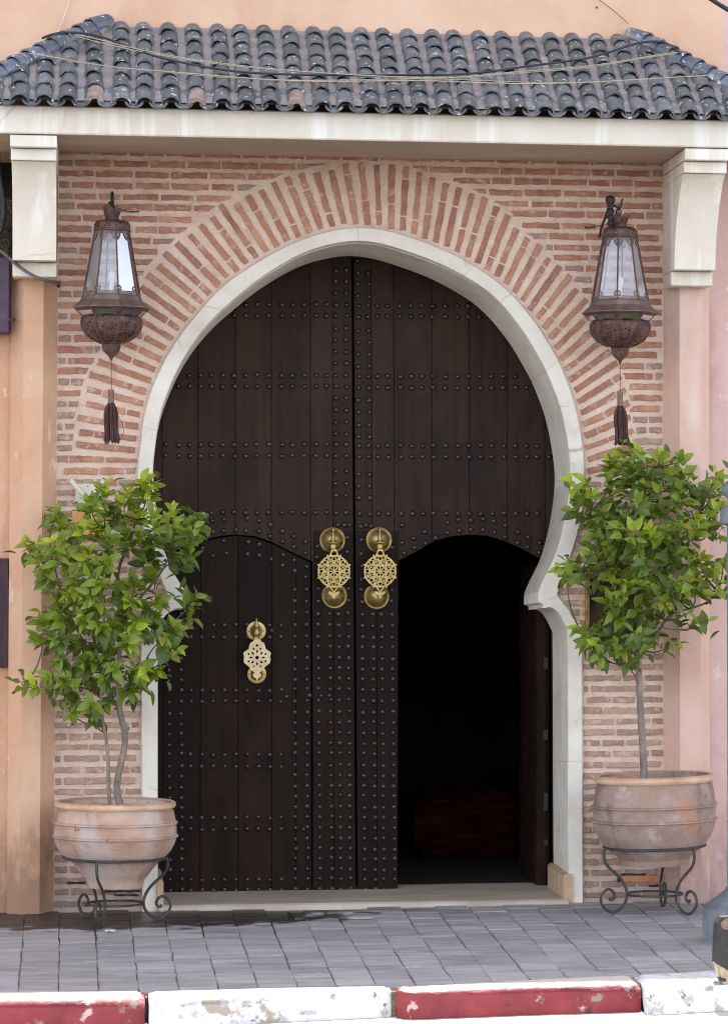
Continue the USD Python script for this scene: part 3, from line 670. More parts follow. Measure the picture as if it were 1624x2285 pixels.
# ================================================================== cornice and corbels
YE = -.60
z_b = ZS; z_t = at(800, 250, YE)[2]
cor = thing('cornice', 'broad cream cornice with water streaks under the tiled roof', 'cornice', (0, YE, z_b))
xe0, xe1 = X(-60, YE, 270), X(1760, YE, 270)
part(cor, 'beam', bx(xe0, xe1, YE, -.002, z_b, z_t + .0, .006), M['cornice'])
part(cor, 'soffit', bx(xe0 + .02, xe1 - .02, YE + .022, -.003, z_b - .002, z_b + .004), M['soffit'])  # thin panel added under the beam to darken it like shade
def corbel(x0, x1, label):
    t = thing('corbel', label, 'corbel', ((x0 + x1) / 2, 0, z_b), group='corbels under the cornice')
    zz = lambda pyv: Z(pyv, -.4, 700)
    # heights from the left corbel, in front of its own depth
    za = z_b - .005
    H = lambda pxd: pxd / 491.0
    part(t, 'upper_cap', bx(x0, x1, YE + .012, -.001, za - H(26), za, .003), M['cornice'])
    part(t, 'lower_cap', bx(x0 + .003, x1 - .003, YE + .055, -.001, za - H(53), za - H(27.5), .003), M['cornice'])
    zt, zb = za - H(54), za - H(262)
    prof = [(-.001, zt), (-.52, zt)]
    for u in np.linspace(0, 1, 16):
        y = -.52 + .24 * math.sin(u * math.pi / 2) ** .9; z = zt - (zt - zb) * (u ** 1.15)
        prof.append((y, z))
    prof.append((-.001, zb))
    pg = Polygon(prof)
    m = trimesh.creation.extrude_polygon(pg, x1 - x0 - .012, engine='earcut')
    v = m.vertices.copy(); m.vertices = np.column_stack([v[:, 2] + x0 + .006, v[:, 0], v[:, 1]])
    if m.volume < 0: m.invert()
    part(t, 'bracket', m, M['cornice'], smooth=25)
    part(t, 'foot_block', bx(x0 + .004, x1 - .004, -.20, -.001, zb - H(34), zb - .002, .004), M['cornice'])
cw = .208
corbel(BX0 + .004 - cw, BX0 + .004, 'cream stepped corbel under the left end of the cornice')
corbel(BX1 - .002, BX1 - .002 + cw, 'cream stepped corbel under the right end of the cornice')

# ================================================================== tiled roof
roof = thing('tiled_roof', 'small hipped roof of weathered blue grey barrel tiles above the gate', 'tiled roof', (0, 0, z_t))
y_eave = YE - .045
z_eave = at(800, 249, y_eave)[2] + .012
zw = at(812, 78, 0)[2]; slope = (zw - z_eave) / (0 - y_eave)
def roofz(y): return z_eave + (y - y_eave) * slope
nrm = np.array([0, -slope, 1.0]); nrm /= np.linalg.norm(nrm)
sdir = np.array([0, 1.0, slope]); sdir /= np.linalg.norm(sdir)
SL = -y_eave * math.hypot(1, slope)
hipL = (X(232, 0, 50), X(-118, y_eave, 232)); hipR = (X(1412, 0, 80), X(1765, y_eave, 280))    # at the wall, at the eave
def hip_x(h, s): return h[1] + (h[0] - h[1]) * (s / SL)
V = [(hipL[1], y_eave, roofz(y_eave)), (hipR[1], y_eave, roofz(y_eave)), (hipR[0], 0, roofz(0)), (hipL[0], 0, roofz(0))]
bed = trimesh.Trimesh(np.array(V), np.array([(0, 1, 2), (0, 2, 3)]), process=False)
for _ in range(5): bed = bed.subdivide()
v = bed.vertices; v[:, 2] += (meshkit.fbm(v * 22, 3) - .5) * .022 + .015
bed.vertices = v
part(roof, 'mortar_bed', bed, M['bed'], smooth=True)
ends = [[(hipL[1], y_eave, z_eave), (hipL[0], 0, zw), (hipL[1], 0, z_eave)], [(hipR[1], y_eave, z_eave), (hipR[1], 0, z_eave), (hipR[0], 0, zw)]]
part(roof, 'end_slope', [trimesh.Trimesh(np.array(e), np.array([(0, 1, 2)]), process=False) for e in ends], M['bed'])
def barrel(c0, ax, up_, length, r0, r1, th=.011, n=9, half=math.pi / 2, lift0=0, lift1=0, jag=0.0):
    """half-round tile from c0 along ax; r0, lift0 at its lower end"""
    ax = ax / np.linalg.norm(ax); side = np.cross(ax, up_); side /= np.linalg.norm(side); up_ = np.cross(side, ax)
    ang = np.linspace(-half, half, n); V = []; rows = 4
    for k in range(rows):
        u = k / (rows - 1)
        r = r0 + (r1 - r0) * u; lf = lift0 + (lift1 - lift0) * u; p = c0 + ax * (length * u) + up_ * lf
        for rr in (r, r - th):
            for a in ang:
                j = jag * rng.uniform(-1, 1) if k == 0 else 0
                V.append(p + side * rr * math.sin(a) + up_ * rr * math.cos(a) * .92 + ax * j)
    V = np.array(V); Fc = []; w = 2 * n
    for k in range(rows - 1):
        for j in range(n - 1):
            a, b = k * w + j, (k + 1) * w + j; Fc += [(a, a + 1, b + 1), (a, b + 1, b)]
            a, b = k * w + n + j, (k + 1) * w + n + j; Fc += [(a, b + 1, a + 1), (a, b, b + 1)]
    for j in range(n - 1): Fc += [(j, n + j, n + j + 1), (j, n + j + 1, j + 1)]
    for j in (0, n - 1):
        for k in range(rows - 1):
            a, b = k * w + j, (k + 1) * w + j; t = [(a, b, b + n), (a, b + n, a + n)]
            Fc += t if j == 0 else [x[::-1] for x in t]
    m = trimesh.Trimesh(V, np.array(Fc), process=False)
    return m
cols_px = [42, 97, 152, 210, 271, 325, 382, 437, 495, 550, 607, 662, 717, 771, 828, 882, 937, 992, 1047, 1102, 1157, 1214, 1268, 1322, 1377, 1430, 1484, 1537, 1589, 1643, 1697]
cols_x = [X(-15, y_eave, 235)] + [X(p, y_eave, 250) for p in cols_px]
NR = 7; EXP_ = SL / (NR - .35)
R = .0405
clay = {0: [4, 8, 12], }
for ci, cx_ in enumerate(cols_x):
    wob = rng.uniform(-.004, .004)
    for k in range(NR):
        s0 = k * EXP_ - .020 * (k == 0) + rng.uniform(-.007, .007)
        ln = EXP_ * (1.28 if k else 1.45)
        xm = cx_ + wob + rng.uniform(-.003, .003)
        smid = s0 + EXP_ * .6
        if xm - R * .6 < hip_x(hipL, smid) or xm + R * .6 > hip_x(hipR, smid): continue
        if s0 + EXP_ * .4 > SL: continue
        ln = min(ln, SL - s0 + .02)
        c0 = np.array([xm, y_eave, z_eave]) + sdir * s0 + nrm * .006
        cl = k == 0 and ci in (4, 8, 12)
        ax = sdir + np.array([rng.uniform(-.055, .055), 0, 0])
        part(roof, 'cover_tile', barrel(c0, ax, nrm, ln, R * (1.06 if not cl else 1.0), R * .90, th=.008 if not cl else .022, lift0=.006 + rng.uniform(0, .003), lift1=-.005, jag=.003), M['tile'] if not cl else M['tile_clay'], smooth=35, label='broken bare clay cover tile' if cl else None)
    # gutter tile between two rows, showing its end at the eave
    gx = cx_ + .056
    if hipL[1] < gx < hipR[1]:
        c0 = np.array([gx, y_eave, z_eave]) + sdir * -.022 + nrm * .042
        part(roof, 'gutter_tile', barrel(c0, sdir, -nrm, .16, R * 1.12, R * 1.0, th=.010, lift0=.008, lift1=.0, half=1.22, jag=.002), M['tile'], smooth=35)
# hips
for h, sgn in ((hipL, -1), (hipR, 1)):
    A = np.array([h[1], y_eave, z_eave]); B = np.array([h[0], 0, zw]) + np.array([0, -.02, .02])
    d = B - A; Lh = np.linalg.norm(d); d /= Lh
    upn = nrm + np.array([sgn * .55, 0, .2]); upn -= d * (upn @ d); upn /= np.linalg.norm(upn)
    nh = int(Lh / .082); 
    for k in range(nh):
        c0 = A + d * (Lh * k / nh) + upn * .004
        part(roof, 'hip_tile', barrel(c0, d, upn, Lh / nh * 1.35, .050, .043, th=.008, lift0=.009, lift1=-.004, half=1.75, jag=.003), M['tile_blue'], smooth=35)
    # smeared mortar along the hip
    pts = [A + d * (Lh * t) - upn * .016 for t in np.linspace(0, 1, 24)]
    mm = tube(pts, [.036 + .006 * math.sin(i * 2.1) for i in range(24)], 10)
    part(roof, 'hip_mortar', mm, M['bed'], smooth=True)
def on_roof(px, py, lift=.05):
    return on_plane(px, py, nrm, nrm @ np.array([0, y_eave, z_eave]) + lift)
def cable(name, pts, r, mt, label, cat='cable', n=60, seg=6, group=None):
    m = tube(smooth_path(pts, n), r, seg)
    t = part(None, name, m, mt, smooth=True); tag(t, label, cat, group); return t
dk = [(95, 84), (112, 77), (140, 71.5), (175, 72), (225, 81), (285, 103), (350, 125), (425, 142), (500, 155), (575, 162), (690, 166), (812, 167), (930, 166), (1037, 164), (1112, 156), (1212, 142), (1312, 128), (1387, 106), (1437, 93), (1477, 93), (1500, 103), (1515, 117)]
cable('roof_cable', [on_roof(*p, .075) for p in dk], .006, M['cable'], 'dark sagging cable laid across the roof tiles', n=120)
s1 = [(170, 76), (240, 92), (300, 107), (375, 122), (450, 134), (600, 152), (740, 163), (900, 171), (1012, 172), (1132, 161), (1222, 154), (1312, 146), (1412, 131), (1470, 121), (1512, 116)]
cable('roof_string', [on_roof(*p, .082) for p in s1], .0024, M['string'], 'upper beige string sagging across the roof tiles', 'string', n=120, seg=5)
s1b = [(168, 79), (300, 111), (450, 137), (600, 154), (812, 168), (1000, 174), (1132, 164), (1312, 149), (1412, 133), (1505, 119)]
cable('roof_string', [on_roof(*p, .078) for p in s1b], .002, M['string'], 'beige string twisted beside the upper one across the roof', 'string', n=100, seg=5)
s2 = [(65, 118), (150, 132), (250, 148), (350, 157), (450, 165), (625, 178), (812, 180), (962, 179.5), (1062, 183), (1162, 185.5), (1362, 180), (1480, 173), (1592, 167)]
cable('roof_string', [on_roof(*p, .085) for p in s2], .0026, M['string'], 'lower beige string sagging across the roof tiles', 'string', n=120, seg=5)
s3 = [(80, 116), (170, 138), (300, 153), (450, 168), (560, 175), (700, 178), (850, 176), (1000, 176), (1130, 181), (1262, 183)]
cable('roof_string', [on_roof(*p, .08) for p in s3], .0018, M['string'], 'thin beige string crossing the lower one on the roof', 'string', n=100, seg=5)
cable('wall_string', [at(158, -30, -.012), at(150, 15, -.012), at(135, 55, -.014), at(120, 85, -.03), at(105, 112, -.08)], .003, M['cream'], 'white string hanging down the upper wall to the left hip', 'string', n=20)
cable('wall_wire', [at(1325, -10, -.012), at(1365, 20, -.014), at(1402, 52, -.02)], .0016, M['cable'], 'thin dark wire running down to the right hip of the roof', 'wire', n=16)
cable('overhead_cable', [at(1570, -14, -.3), at(1600, 6, -.3), at(1626, 22, -.3), at(1680, 60, -.3)], .011, M['cable'], 'thick black cable crossing the upper right corner', 'cable', n=20)
for i, (px, py) in enumerate(((1331, 15), (1330, 81))):
    tag(part(None, 'wall_plug', dome_stud(at(px, py, -.001), .006, .004), M['rubble'], smooth=True), ['brown plug hole in the peach wall, upper one by the right hip', 'brown plug hole in the peach wall, lower one by the right hip'][i], 'plug')
# ================================================================== the gate
YD = .545                                             # front of the planks
def dz_(px, py): p = at(px, py, YD); return np.array([p[0], p[2]])
def zd(py): return at(800, py, YD)[2]
open_back = Polygon(list(back) + [(back[-1][0], -.2), (back[0][0], -.2)]).buffer(0)
leaf_area = open_back.buffer(.07).intersection(sbox(-9, .012, 9, 9))
arcL_px = [(352, 1253), (372, 1242), (410, 1222), (440, 1210.5), (463, 1205), (496, 1197), (530, 1194.5), (568, 1198), (605, 1211), (646, 1232), (694, 1254)]
arcR_px = [(887.5, 1252), (928, 1231), (970, 1207), (1009, 1196), (1048, 1193), (1087, 1195.5), (1123, 1206), (1160, 1222), (1196, 1241), (1232, 1260)]
wickL = Polygon([dz_(*p) for p in arcL_px] + [dz_(696, 1600), (dz_(697, 1990)[0], 0), (dz_(350, 1990)[0], 0)]).buffer(0)
wickR = Polygon([dz_(*p) for p in arcR_px] + [(dz_(1236, 1990)[0], 0), (dz_(888, 1990)[0], 0)]).buffer(0)
seamT, seamB = dz_(786.5, 560), dz_(795.5, 1995)
def seam_x(z): return seamT[0] + (seamB[0] - seamT[0]) * (z - seamT[1]) / (seamB[1] - seamT[1])
leftHalf = Polygon([(-2, -1), (seam_x(-1) - .006, -1), (seam_x(5) - .006, 5), (-2, 5)])
rightHalf = Polygon([(6, -1), (seam_x(-1) + .006, -1), (seam_x(5) + .006, 5), (6, 5)])
def plank_set(parent, area, xs_top_px, xs_bot_px, mt, ytop=560, ybot=1995, y=YD, name='plank', offs=None):
    xs = [(dz_(a, ytop), dz_(b, ybot)) for a, b in zip(xs_top_px, xs_bot_px)]
    for i in range(len(xs) - 1):
        (a, b), (c, d) = xs[i], xs[i + 1]
        g = .0011
        q = Polygon([(b[0] + g, b[1] - .6), (d[0] - g, d[1] - .6), (c[0] - g, c[1] + .6), (a[0] + g, a[1] + .6)]).intersection(area)
        if q.is_empty: continue
        for gg in getattr(q, 'geoms', [q]):
            if gg.geom_type != 'Polygon' or gg.area < .002: continue
            gg = gg.simplify(.0015)
            yo = y + rng.uniform(-.0015, .0015) + (offs[i] if offs else 0)
            m = wall_poly(gg.buffer(-.0022), yo, yo + .05)
            m2 = wall_poly(gg, yo + .0025, yo + .05)
            part(parent, name, [m, m2], mt)
SR, SH = .0136, .012
def studs(parent, pts, y=YD, area=None):
    for px, py in pts:
        p = at(px + rng.uniform(-1, 1), py + rng.uniform(-1, 1), y)
        if area is not None and not area.contains(Point(p[0], p[2])): continue
        r = SR * rng.uniform(.92, 1.08)
        part(parent, 'stud', dome_stud((p[0], y + .001, p[2]), r, SH), M['stud'], smooth=True)

glL = thing('gate_leaf', 'left leaf of the dark studded wooden gate, closed, with a closed wicket in it', 'gate leaf', (float(back[3][0]), YD, 0))
glR = thing('gate_leaf', 'right leaf of the dark studded wooden gate, its wicket standing open', 'gate leaf', (float(back[-3][0]), YD, 0))
areaL = leaf_area.intersection(leftHalf); areaR = leaf_area.intersection(rightHalf)
upperL = areaL.difference(wickL.buffer(.004)).difference(Polygon([dz_(330, 1253), dz_(697, 1253), (dz_(700, 1990)[0] , -.1), (dz_(330, 1990)[0], -.1)]))
stileL = areaL.intersection(sbox(dz_(699, 1600)[0], -.1, 9, zd(1186)))
upperL_clip = upperL.difference(stileL)
plank_set(glL, upperL_clip, [330, 361, 440, 524, 604, 691, 740, 800], [330, 361, 443, 526, 606, 695, 745, 800], M['wood'])
plank_set(glL, stileL, [690, 742, 800], [699, 746, 800], M['wood_black'], offs=[-.003, -.003])
upperR = areaR.difference(wickR)
stileR = areaR.intersection(sbox(-9, -.1, dz_(887.5, 1600)[0], zd(1186)))
plank_set(glR, upperR.difference(stileR.buffer(.0005)), [770, 826, 876, 962, 1046, 1131, 1215, 1300], [770, 836, 884, 966, 1048, 1133, 1217, 1300], M['wood'])
plank_set(glR, stileR, [770, 838, 905], [770, 842, 905], M['wood_black'], offs=[-.003, -.003])
# astragal over the seam: dark gap shows between the leaves
rowx_L = [346, 370, 398, 423, 447.5, 471.7, 497, 522.6, 548.7, 573.4, 600, 628.7, 652.5, 679, 705, 728.4, 750, 773]
rowx_R = [803, 825, 844.5, 867, 896, 920.5, 944, 968, 996, 1022.5, 1048, 1073.5, 1098.5, 1125, 1152, 1176, 1199, 1227]
vis_area = open_back.buffer(-.006)
colL = [575, 602, 627, 654, 732, 758, 785, 811, 887, 914.6, 942, 968, 1052.5, 1078.6, 1105]
def shift(py): return 6.5 * (py - 560) / 1430
uL, uR = [], []
for y in colL:
    for x in (749, 772): uL.append((x + shift(y) * .3, y))
    for x in (796, 820): uR.append((x + shift(y) * 1.0 + 2, y + 6))
for y in (679, 703.5, 837, 862, 992, 1017, 1143.5):
    for x in rowx_L: uL.append((x, y))
    for x in rowx_R: uR.append((x - 4 + shift(y) * 1.2, y + 2.5))
c4 = lambda L, o=(335, 1127), s=2.665: [(o[0] + a / s, o[1] + b / s) for a, b in L]
c6 = lambda L: c4(L, (838, 1127), 3.331)
uL += c4([(372, 93), (440, 83), (578, 80), (647, 93), (715, 117), (787, 153), (857, 187), (920, 215), (370, 158), (437, 152), (507, 147), (570, 152), (645, 158), (713, 185), (787, 217), (853, 250), (922, 287), (302, 112), (302, 178),
          (1115, 120), (1152, 118), (1187, 116), (1172, 197), (1170, 280), (993, 243), (993, 310), (1000, 497), (1178, 497), (998, 570), (1180, 566)])
uR += c6([(195, 153), (365, 200), (533, 127), (620, 112), (705, 112), (795, 105), (880, 122), (960, 155), (1055, 198), (1135, 240), (1222, 282), (280, 243), (445, 243), (198, 280), (290, 315), (370, 282), (535, 207), (625, 188), (708, 183), (795, 186), (880, 200), (963, 233), (1055, 277), (1133, 315), (1218, 355), (212, 355), (122, 318), (122, 630)])
uR += c4([(1250, 128), (1283, 122), (1312, 126), (1253, 208), (1253, 288), (1440, 252), (1255, 500), (1440, 500), (1258, 575), (1435, 572), (1258, 365), (1258, 440)])
stile_y = [1369, 1394.5, 1420, 1442, 1468, 1491, 1513.5, 1537, 1562, 1588, 1611, 1635, 1659, 1680, 1707, 1730.5, 1753, 1774.5, 1800, 1823, 1847, 1870, 1894, 1916, 1939.5, 1961, 1984]
for i, y in enumerate(stile_y):
    for x in (709.5, 736, 756, 777): uL.append((x + (y - 1369) * .008, y + rng.uniform(-1, 1)))
    for x in (808, 832, 851, 875): uR.append((x + (y - 1369) * .010, y + 2 + rng.uniform(-1, 1)))
uL += c4([(1015, 1135), (1068, 1135)]); uR += c4([(1378, 1147), (1430, 1147)])
areaUL = unary_union([upperL, stileL]).intersection(vis_area).buffer(-.004)
areaUR = upperR.intersection(vis_area).buffer(-.003)
def thin_out(pts, dmin=9.0):
    keep = []
    for p in pts:
        if all((p[0] - q[0]) ** 2 + (p[1] - q[1]) ** 2 > dmin ** 2 for q in keep): keep.append(p)
    return keep
studs(glL, thin_out(uL), YD - .003, areaUL)
studs(glR, thin_out(uR), YD - .003, areaUR)

wk = thing('wicket_door', 'closed arched wicket door in the left gate leaf, with a pale brass knocker', 'wicket door', (dz_(352, 1990)[0], YD, 0))
wl = wickL.buffer(-.0035).intersection(sbox(dz_(345, 1600)[0], .012, 9, 9))
YW = YD + .006
plank_set(wk, wl, [330, 364, 447, 531, 607, 660, 720], [330, 365, 447.5, 532, 607.5, 661, 720], M['wood_black'], y=YW)
wp = c4([(437, 212), (585, 218), (647, 233), (372, 300), (452, 287), (582, 290), (647, 297), (718, 325), (788, 360), (857, 393), (927, 428), (787, 293), (857, 330), (930, 365), (310, 255)])
yA = c4([(857, y) for y in (500, 573, 640, 713, 780, 845, 910, 975, 1038, 1093, 1165)]) + [(x, 1523 + y / 2.03 * .7617) for x, y in [(659, y) for y in (180, 242, 300, 365, 420, 492, 553, 620, 680, 740, 800, 863, 933, 988, 1048, 1110, 1168, 1230)]]
for (x, y) in yA:
    wp += [(657 + (y - 1369) * .004, y), (684 + (y - 1369) * .004, y - .5), (375.5 + (y - 1369) * .006, y + 3), (402.5 + (y - 1369) * .006, y + 2)]
for ya in (1395, 1421.6, 1541, 1565, 1684, 1711, 1825, 1851, 1964, 1987):
    for k in range(14):
        x = 375 + k * 25.2
        if not (560 < x < 585 and ya in (1395, 1421.6)): wp.append((x, ya + rng.uniform(-1, 1)))
wp += c4([(725, 745), (812, 1140), (945, 1135)])
studs(wk, thin_out(wp, 10), YW, wl.buffer(-.006).intersection(vis_area))
cc = at(672, 1517, YW)
kh = trimesh.creation.cylinder(.011, .004, sections=18); kh.apply_transform(trimesh.transformations.rotation_matrix(math.pi / 2, (1, 0, 0))); kh.apply_translation(cc)
part(wk, 'lock_plate', kh, M['wood_black'])

# the other wicket, swung inwards about its right edge
ow = thing('wicket_door', 'open wicket door of the right gate leaf, swung inwards and seen on its edge', 'wicket door', (X(1228, YD, 1600), YD, 0))
xh1 = X(1226, .60, 1600); xh0 = X(1197, .60, 1600)
zt_ = zd(1262)
part(ow, 'door_board', bx(xh0, xh1, .61, 1.24, .02, zt_, .004), M['wood_black'])
part(ow, 'edge_strip', bx(xh0 + .012, xh1 - .016, .600, .612, .02, zt_ - .01, .002), M['wood_black'])
for py, hh in ((1480, .06), (1640, .05), (1790, .09), (1880, .03)):
    z = at(1215, py, .6)[2]
    part(ow, 'hinge_plate', bx(xh1 - .030, xh1 - .008, .592, .602, z - hh / 2, z + hh / 2, .002), M['dark_iron'])
# frame behind the reveal
ff = open_back.buffer(.16).difference(open_back.buffer(.0)).intersection(sbox(-9, 0, 9, 9))
part(sur, 'timber_frame', wall_poly(ff.difference(leaf_area.buffer(.002)), YR + .004, YD + .12), M['wood_black'])
# room behind
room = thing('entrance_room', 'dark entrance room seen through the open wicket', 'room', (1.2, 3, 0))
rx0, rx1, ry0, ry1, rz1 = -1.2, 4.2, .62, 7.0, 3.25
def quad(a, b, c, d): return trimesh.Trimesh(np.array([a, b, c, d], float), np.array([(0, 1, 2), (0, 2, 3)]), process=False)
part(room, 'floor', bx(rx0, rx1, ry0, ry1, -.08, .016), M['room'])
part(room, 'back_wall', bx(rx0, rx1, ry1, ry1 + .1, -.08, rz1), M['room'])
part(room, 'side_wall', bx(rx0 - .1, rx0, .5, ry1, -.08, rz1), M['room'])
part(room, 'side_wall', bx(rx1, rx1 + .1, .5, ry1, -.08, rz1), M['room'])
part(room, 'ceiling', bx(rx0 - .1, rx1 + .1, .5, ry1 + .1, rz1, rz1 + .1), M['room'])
# a low bench under a red blanket
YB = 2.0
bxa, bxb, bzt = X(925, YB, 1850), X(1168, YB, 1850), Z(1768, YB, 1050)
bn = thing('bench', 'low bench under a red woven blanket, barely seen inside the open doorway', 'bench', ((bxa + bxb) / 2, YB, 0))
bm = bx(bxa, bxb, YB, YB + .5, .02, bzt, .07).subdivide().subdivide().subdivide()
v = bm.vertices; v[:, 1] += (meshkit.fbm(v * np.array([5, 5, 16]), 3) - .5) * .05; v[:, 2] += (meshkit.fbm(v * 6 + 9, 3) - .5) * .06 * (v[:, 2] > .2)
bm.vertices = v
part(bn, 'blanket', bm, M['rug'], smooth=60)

# ================================================================== knockers
def ring2(r, w): return Point(0, 0).buffer(r + w / 2, 24).difference(Point(0, 0).buffer(r - w / 2, 24))
def star_plate(Rr):
    w = Rr * .062; parts_ = [ring2(Rr * .93, w * 1.5)]
    n = 8
    P = [(Rr * .93 * math.cos(2 * math.pi * (i + .5) / n), Rr * .93 * math.sin(2 * math.pi * (i + .5) / n)) for i in range(n)]
    for i in range(n):
        parts_.append(LineString([P[i], P[(i + 3) % n]]).buffer(w / 2))
        a = 2 * math.pi * i / n
        c = (Rr * .76 * math.cos(a), Rr * .76 * math.sin(a))
        parts_.append(affinity.translate(ring2(Rr * .115, w * .9), *c))
        c2 = (Rr * .53 * math.cos(a), Rr * .53 * math.sin(a))
        parts_.append(affinity.translate(ring2(Rr * .085, w * .8), *c2))
        parts_.append(LineString([(0, 0), (Rr * .30 * math.cos(a), Rr * .30 * math.sin(a))]).buffer(w * .55))
        b = 2 * math.pi * (i + .5) / n
        tip = [(Rr * 1.10 * math.cos(b), Rr * 1.10 * math.sin(b)), (Rr * .9 * math.cos(b - .14), Rr * .9 * math.sin(b - .14)), (Rr * .9 * math.cos(b + .14), Rr * .9 * math.sin(b + .14))]
        parts_.append(Polygon(tip))
        parts_.append(LineString([(Rr * .3 * math.cos(b), Rr * .3 * math.sin(b)), (Rr * .9 * math.cos(b), Rr * .9 * math.sin(b))]).buffer(w * .35))
    parts_ += [ring2(Rr * .33, w), ring2(Rr * .62, w * .7), Point(0, 0).buffer(Rr * .10)]
    u = unary_union(parts_)
    # neck and leaf drop
    u = u.union(Polygon([(-Rr * .30, Rr * .92), (-Rr * .14, Rr * 1.32), (Rr * .14, Rr * 1.32), (Rr * .30, Rr * .92)]).difference(affinity.scale(Point(0, Rr * 1.08).buffer(Rr * .15), 1, .9)))
    drop = unary_union([LineString([(-Rr * .22, -Rr * .95), (0, -Rr * 1.25)]).buffer(w * .6), LineString([(Rr * .22, -Rr * .95), (0, -Rr * 1.25)]).buffer(w * .6),
                        affinity.rotate(affinity.scale(Point(-Rr * .16, -Rr * 1.33).buffer(Rr * .16), 1.1, .6), -30), affinity.rotate(affinity.scale(Point(Rr * .16, -Rr * 1.33).buffer(Rr * .16), 1.1, .6), 30),
                        affinity.scale(Point(0, -Rr * 1.45).buffer(Rr * .14), .75, 1.4)])
    return u.union(drop)
def boss(c, r, h, n=28, prof=None):
    prof = prof or [(1.0, 0), (1.0, .10), (.93, .16), (.86, .12), (.80, .18), (.62, .48), (.38, .74), (.15, .86), (.001, .9)]
    m = lathe([(r * a, h * b) for a, b in prof], n)
    m.apply_transform(trimesh.transformations.rotation_matrix(math.pi / 2, (1, 0, 0)))
    v = m.vertices
    if m.vertices[:, 1].max() > .5 * h: m.vertices[:, 1] *= -1; m.invert()
    m.apply_translation(c); return m
def fix_out(m, c):
    """turn faces outward as seen from c"""
    n = m.face_normals; d = m.triangles_center - np.asarray(c)
    if (n * d).sum() < 0: m.invert()
    return m
def turned(c, zs, rs, n=14):
    m = lathe([(r, z) for z, r in zip(zs, rs)], n, c); return fix_out(m, np.array(c) + np.array([0, 0, np.mean(zs)]))
SC = 1 / 456.0                                       # metres in one measured step at the gate
def big_knocker(pu, pc, pl, label):
    y = YD - .004
    u, c, l = at(*pu, y), at(*pc, y - .055), at(*pl, y)
    t = thing('door_knocker', label, 'door knocker', u, group='large door knockers')
    for q, r in ((u, 29 * SC), (l, 28.5 * SC)):
        part(t, 'boss', fix_out(boss(q, r, .045), q + np.array([0, .1, 0])), M['brass'], smooth=40)
    hz = c[2] + 39 * SC * 1.30
    part(t, 'hinge', [bx(u[0] - .014, u[0] + .014, y - .062, y - .028, hz - .004, hz + .022, .004), bx(u[0] - .019, u[0] + .019, y - .064, y - .03, hz + .024, hz + .030, .002)], M['brass'])
    part(t, 'spindle', turned((u[0], y - .048, hz + .03), [0, .004, .010, .014, .040, .052, .054, .062, .068, .070], [.016, .017, .013, .012, .005, .003, .006, .007, .004, .0005]), M['brass'], smooth=40)
    pl_ = affinity.translate(star_plate(39.0 * SC * .95), c[0], c[2])
    part(t, 'pierced_plate', wall_poly(pl_, c[1] - .004, c[1] + .004), M['brass_pale'])
big_knocker((741.5, 1206), (745, 1275), (746, 1330), 'large brass knocker with pierced star plate on the left gate leaf')
big_knocker((845.5, 1205.6), (848, 1274.6), (840, 1331.6), 'large brass knocker with pierced star plate beside the open doorway')
def small_knocker():
    y = YW - .002
    u, c, l = at(571.2, 1408.6, y), at(573.6, 1467.8, y - .045), at(572.8, 1504.6, y)
    t = thing('door_knocker', 'small pale brass knocker with almond shaped pierced plate on the closed wicket', 'door knocker', u)
    for q, r in ((u, 21.6 * SC), (l, 21 * SC)):
        part(t, 'rosette', fix_out(boss(q, r, .030, prof=[(1, 0), (1, .14), (.93, .2), (.66, .2), (.58, .45), (.50, .42), (.40, .75), (.2, .95), (.001, 1)]), q + np.array([0, .1, 0])), M['brass'], smooth=40)
        for sx in (-1, 1): part(t, 'screw', dome_stud((q[0] + sx * .8 * 21 * SC, y - .006, q[2]), .003, .002, 8, 2), M['void'])
    hz = at(573, 1427, y)[2]
    part(t, 'hinge', bx(u[0] - .011, u[0] + .011, y - .05, y - .02, hz, hz + .016, .003), M['brass'])
    part(t, 'spindle', turned((u[0], y - .042, hz + .016), [0, .006, .018, .030, .040, .046, .050, .076, .082, .088, .090], [.010, .016, .019, .016, .008, .013, .013, .0045, .004, .007, .0005]), M['brass_pale'], smooth=40)
    k = SC
    half = [(0, 41), (6, 40), (9, 35), (14, 33), (17, 26), (18, 19), (26, 14), (30, 10), (28, 3), (29, -4), (28, -11), (22, -16), (17, -20), (13, -27), (7, -31), (4, -34), (9, -37), (7, -43), (3, -44), (0, -50)]
    outl = Polygon(half + [(-a, b) for a, b in half[::-1]]).buffer(1.2).buffer(-.6)
    holes = []
    for i in range(8):
        a = math.pi / 4 * i
        holes.append(affinity.rotate(affinity.translate(Polygon([(0, 4.5), (2.3, 0), (0, -5.5), (-2.3, 0)]), 0, 14), math.degrees(a), origin=(0, 0)))
        if i not in (0, 4):
            pass
    for i in range(8):
        a = math.pi / 4 * i + math.pi / 8
        holes.append(affinity.translate(Polygon([(0, 3), (2.8, 0), (0, -3), (-2.8, 0)]), 20.5 * math.cos(a) * .98, 21 * math.sin(a)))
    holes.append(affinity.translate(Polygon([(0, 5), (4, 0), (1.5, -1.5), (-1.5, -1.5), (-4, 0)]), 0, 26))
    holes.append(unary_union([affinity.rotate(sbox(-3.4, -3.4, 3.4, 3.4), d) for d in (0, 45)]))
    pg = outl.difference(unary_union(holes))
    pg = affinity.translate(affinity.scale(pg, k, k, origin=(0, 0)), c[0], c[2])
    part(t, 'pierced_plate', wall_poly(pg, c[1] - .004, c[1] + .004), M['brass_bright'])
small_knocker()

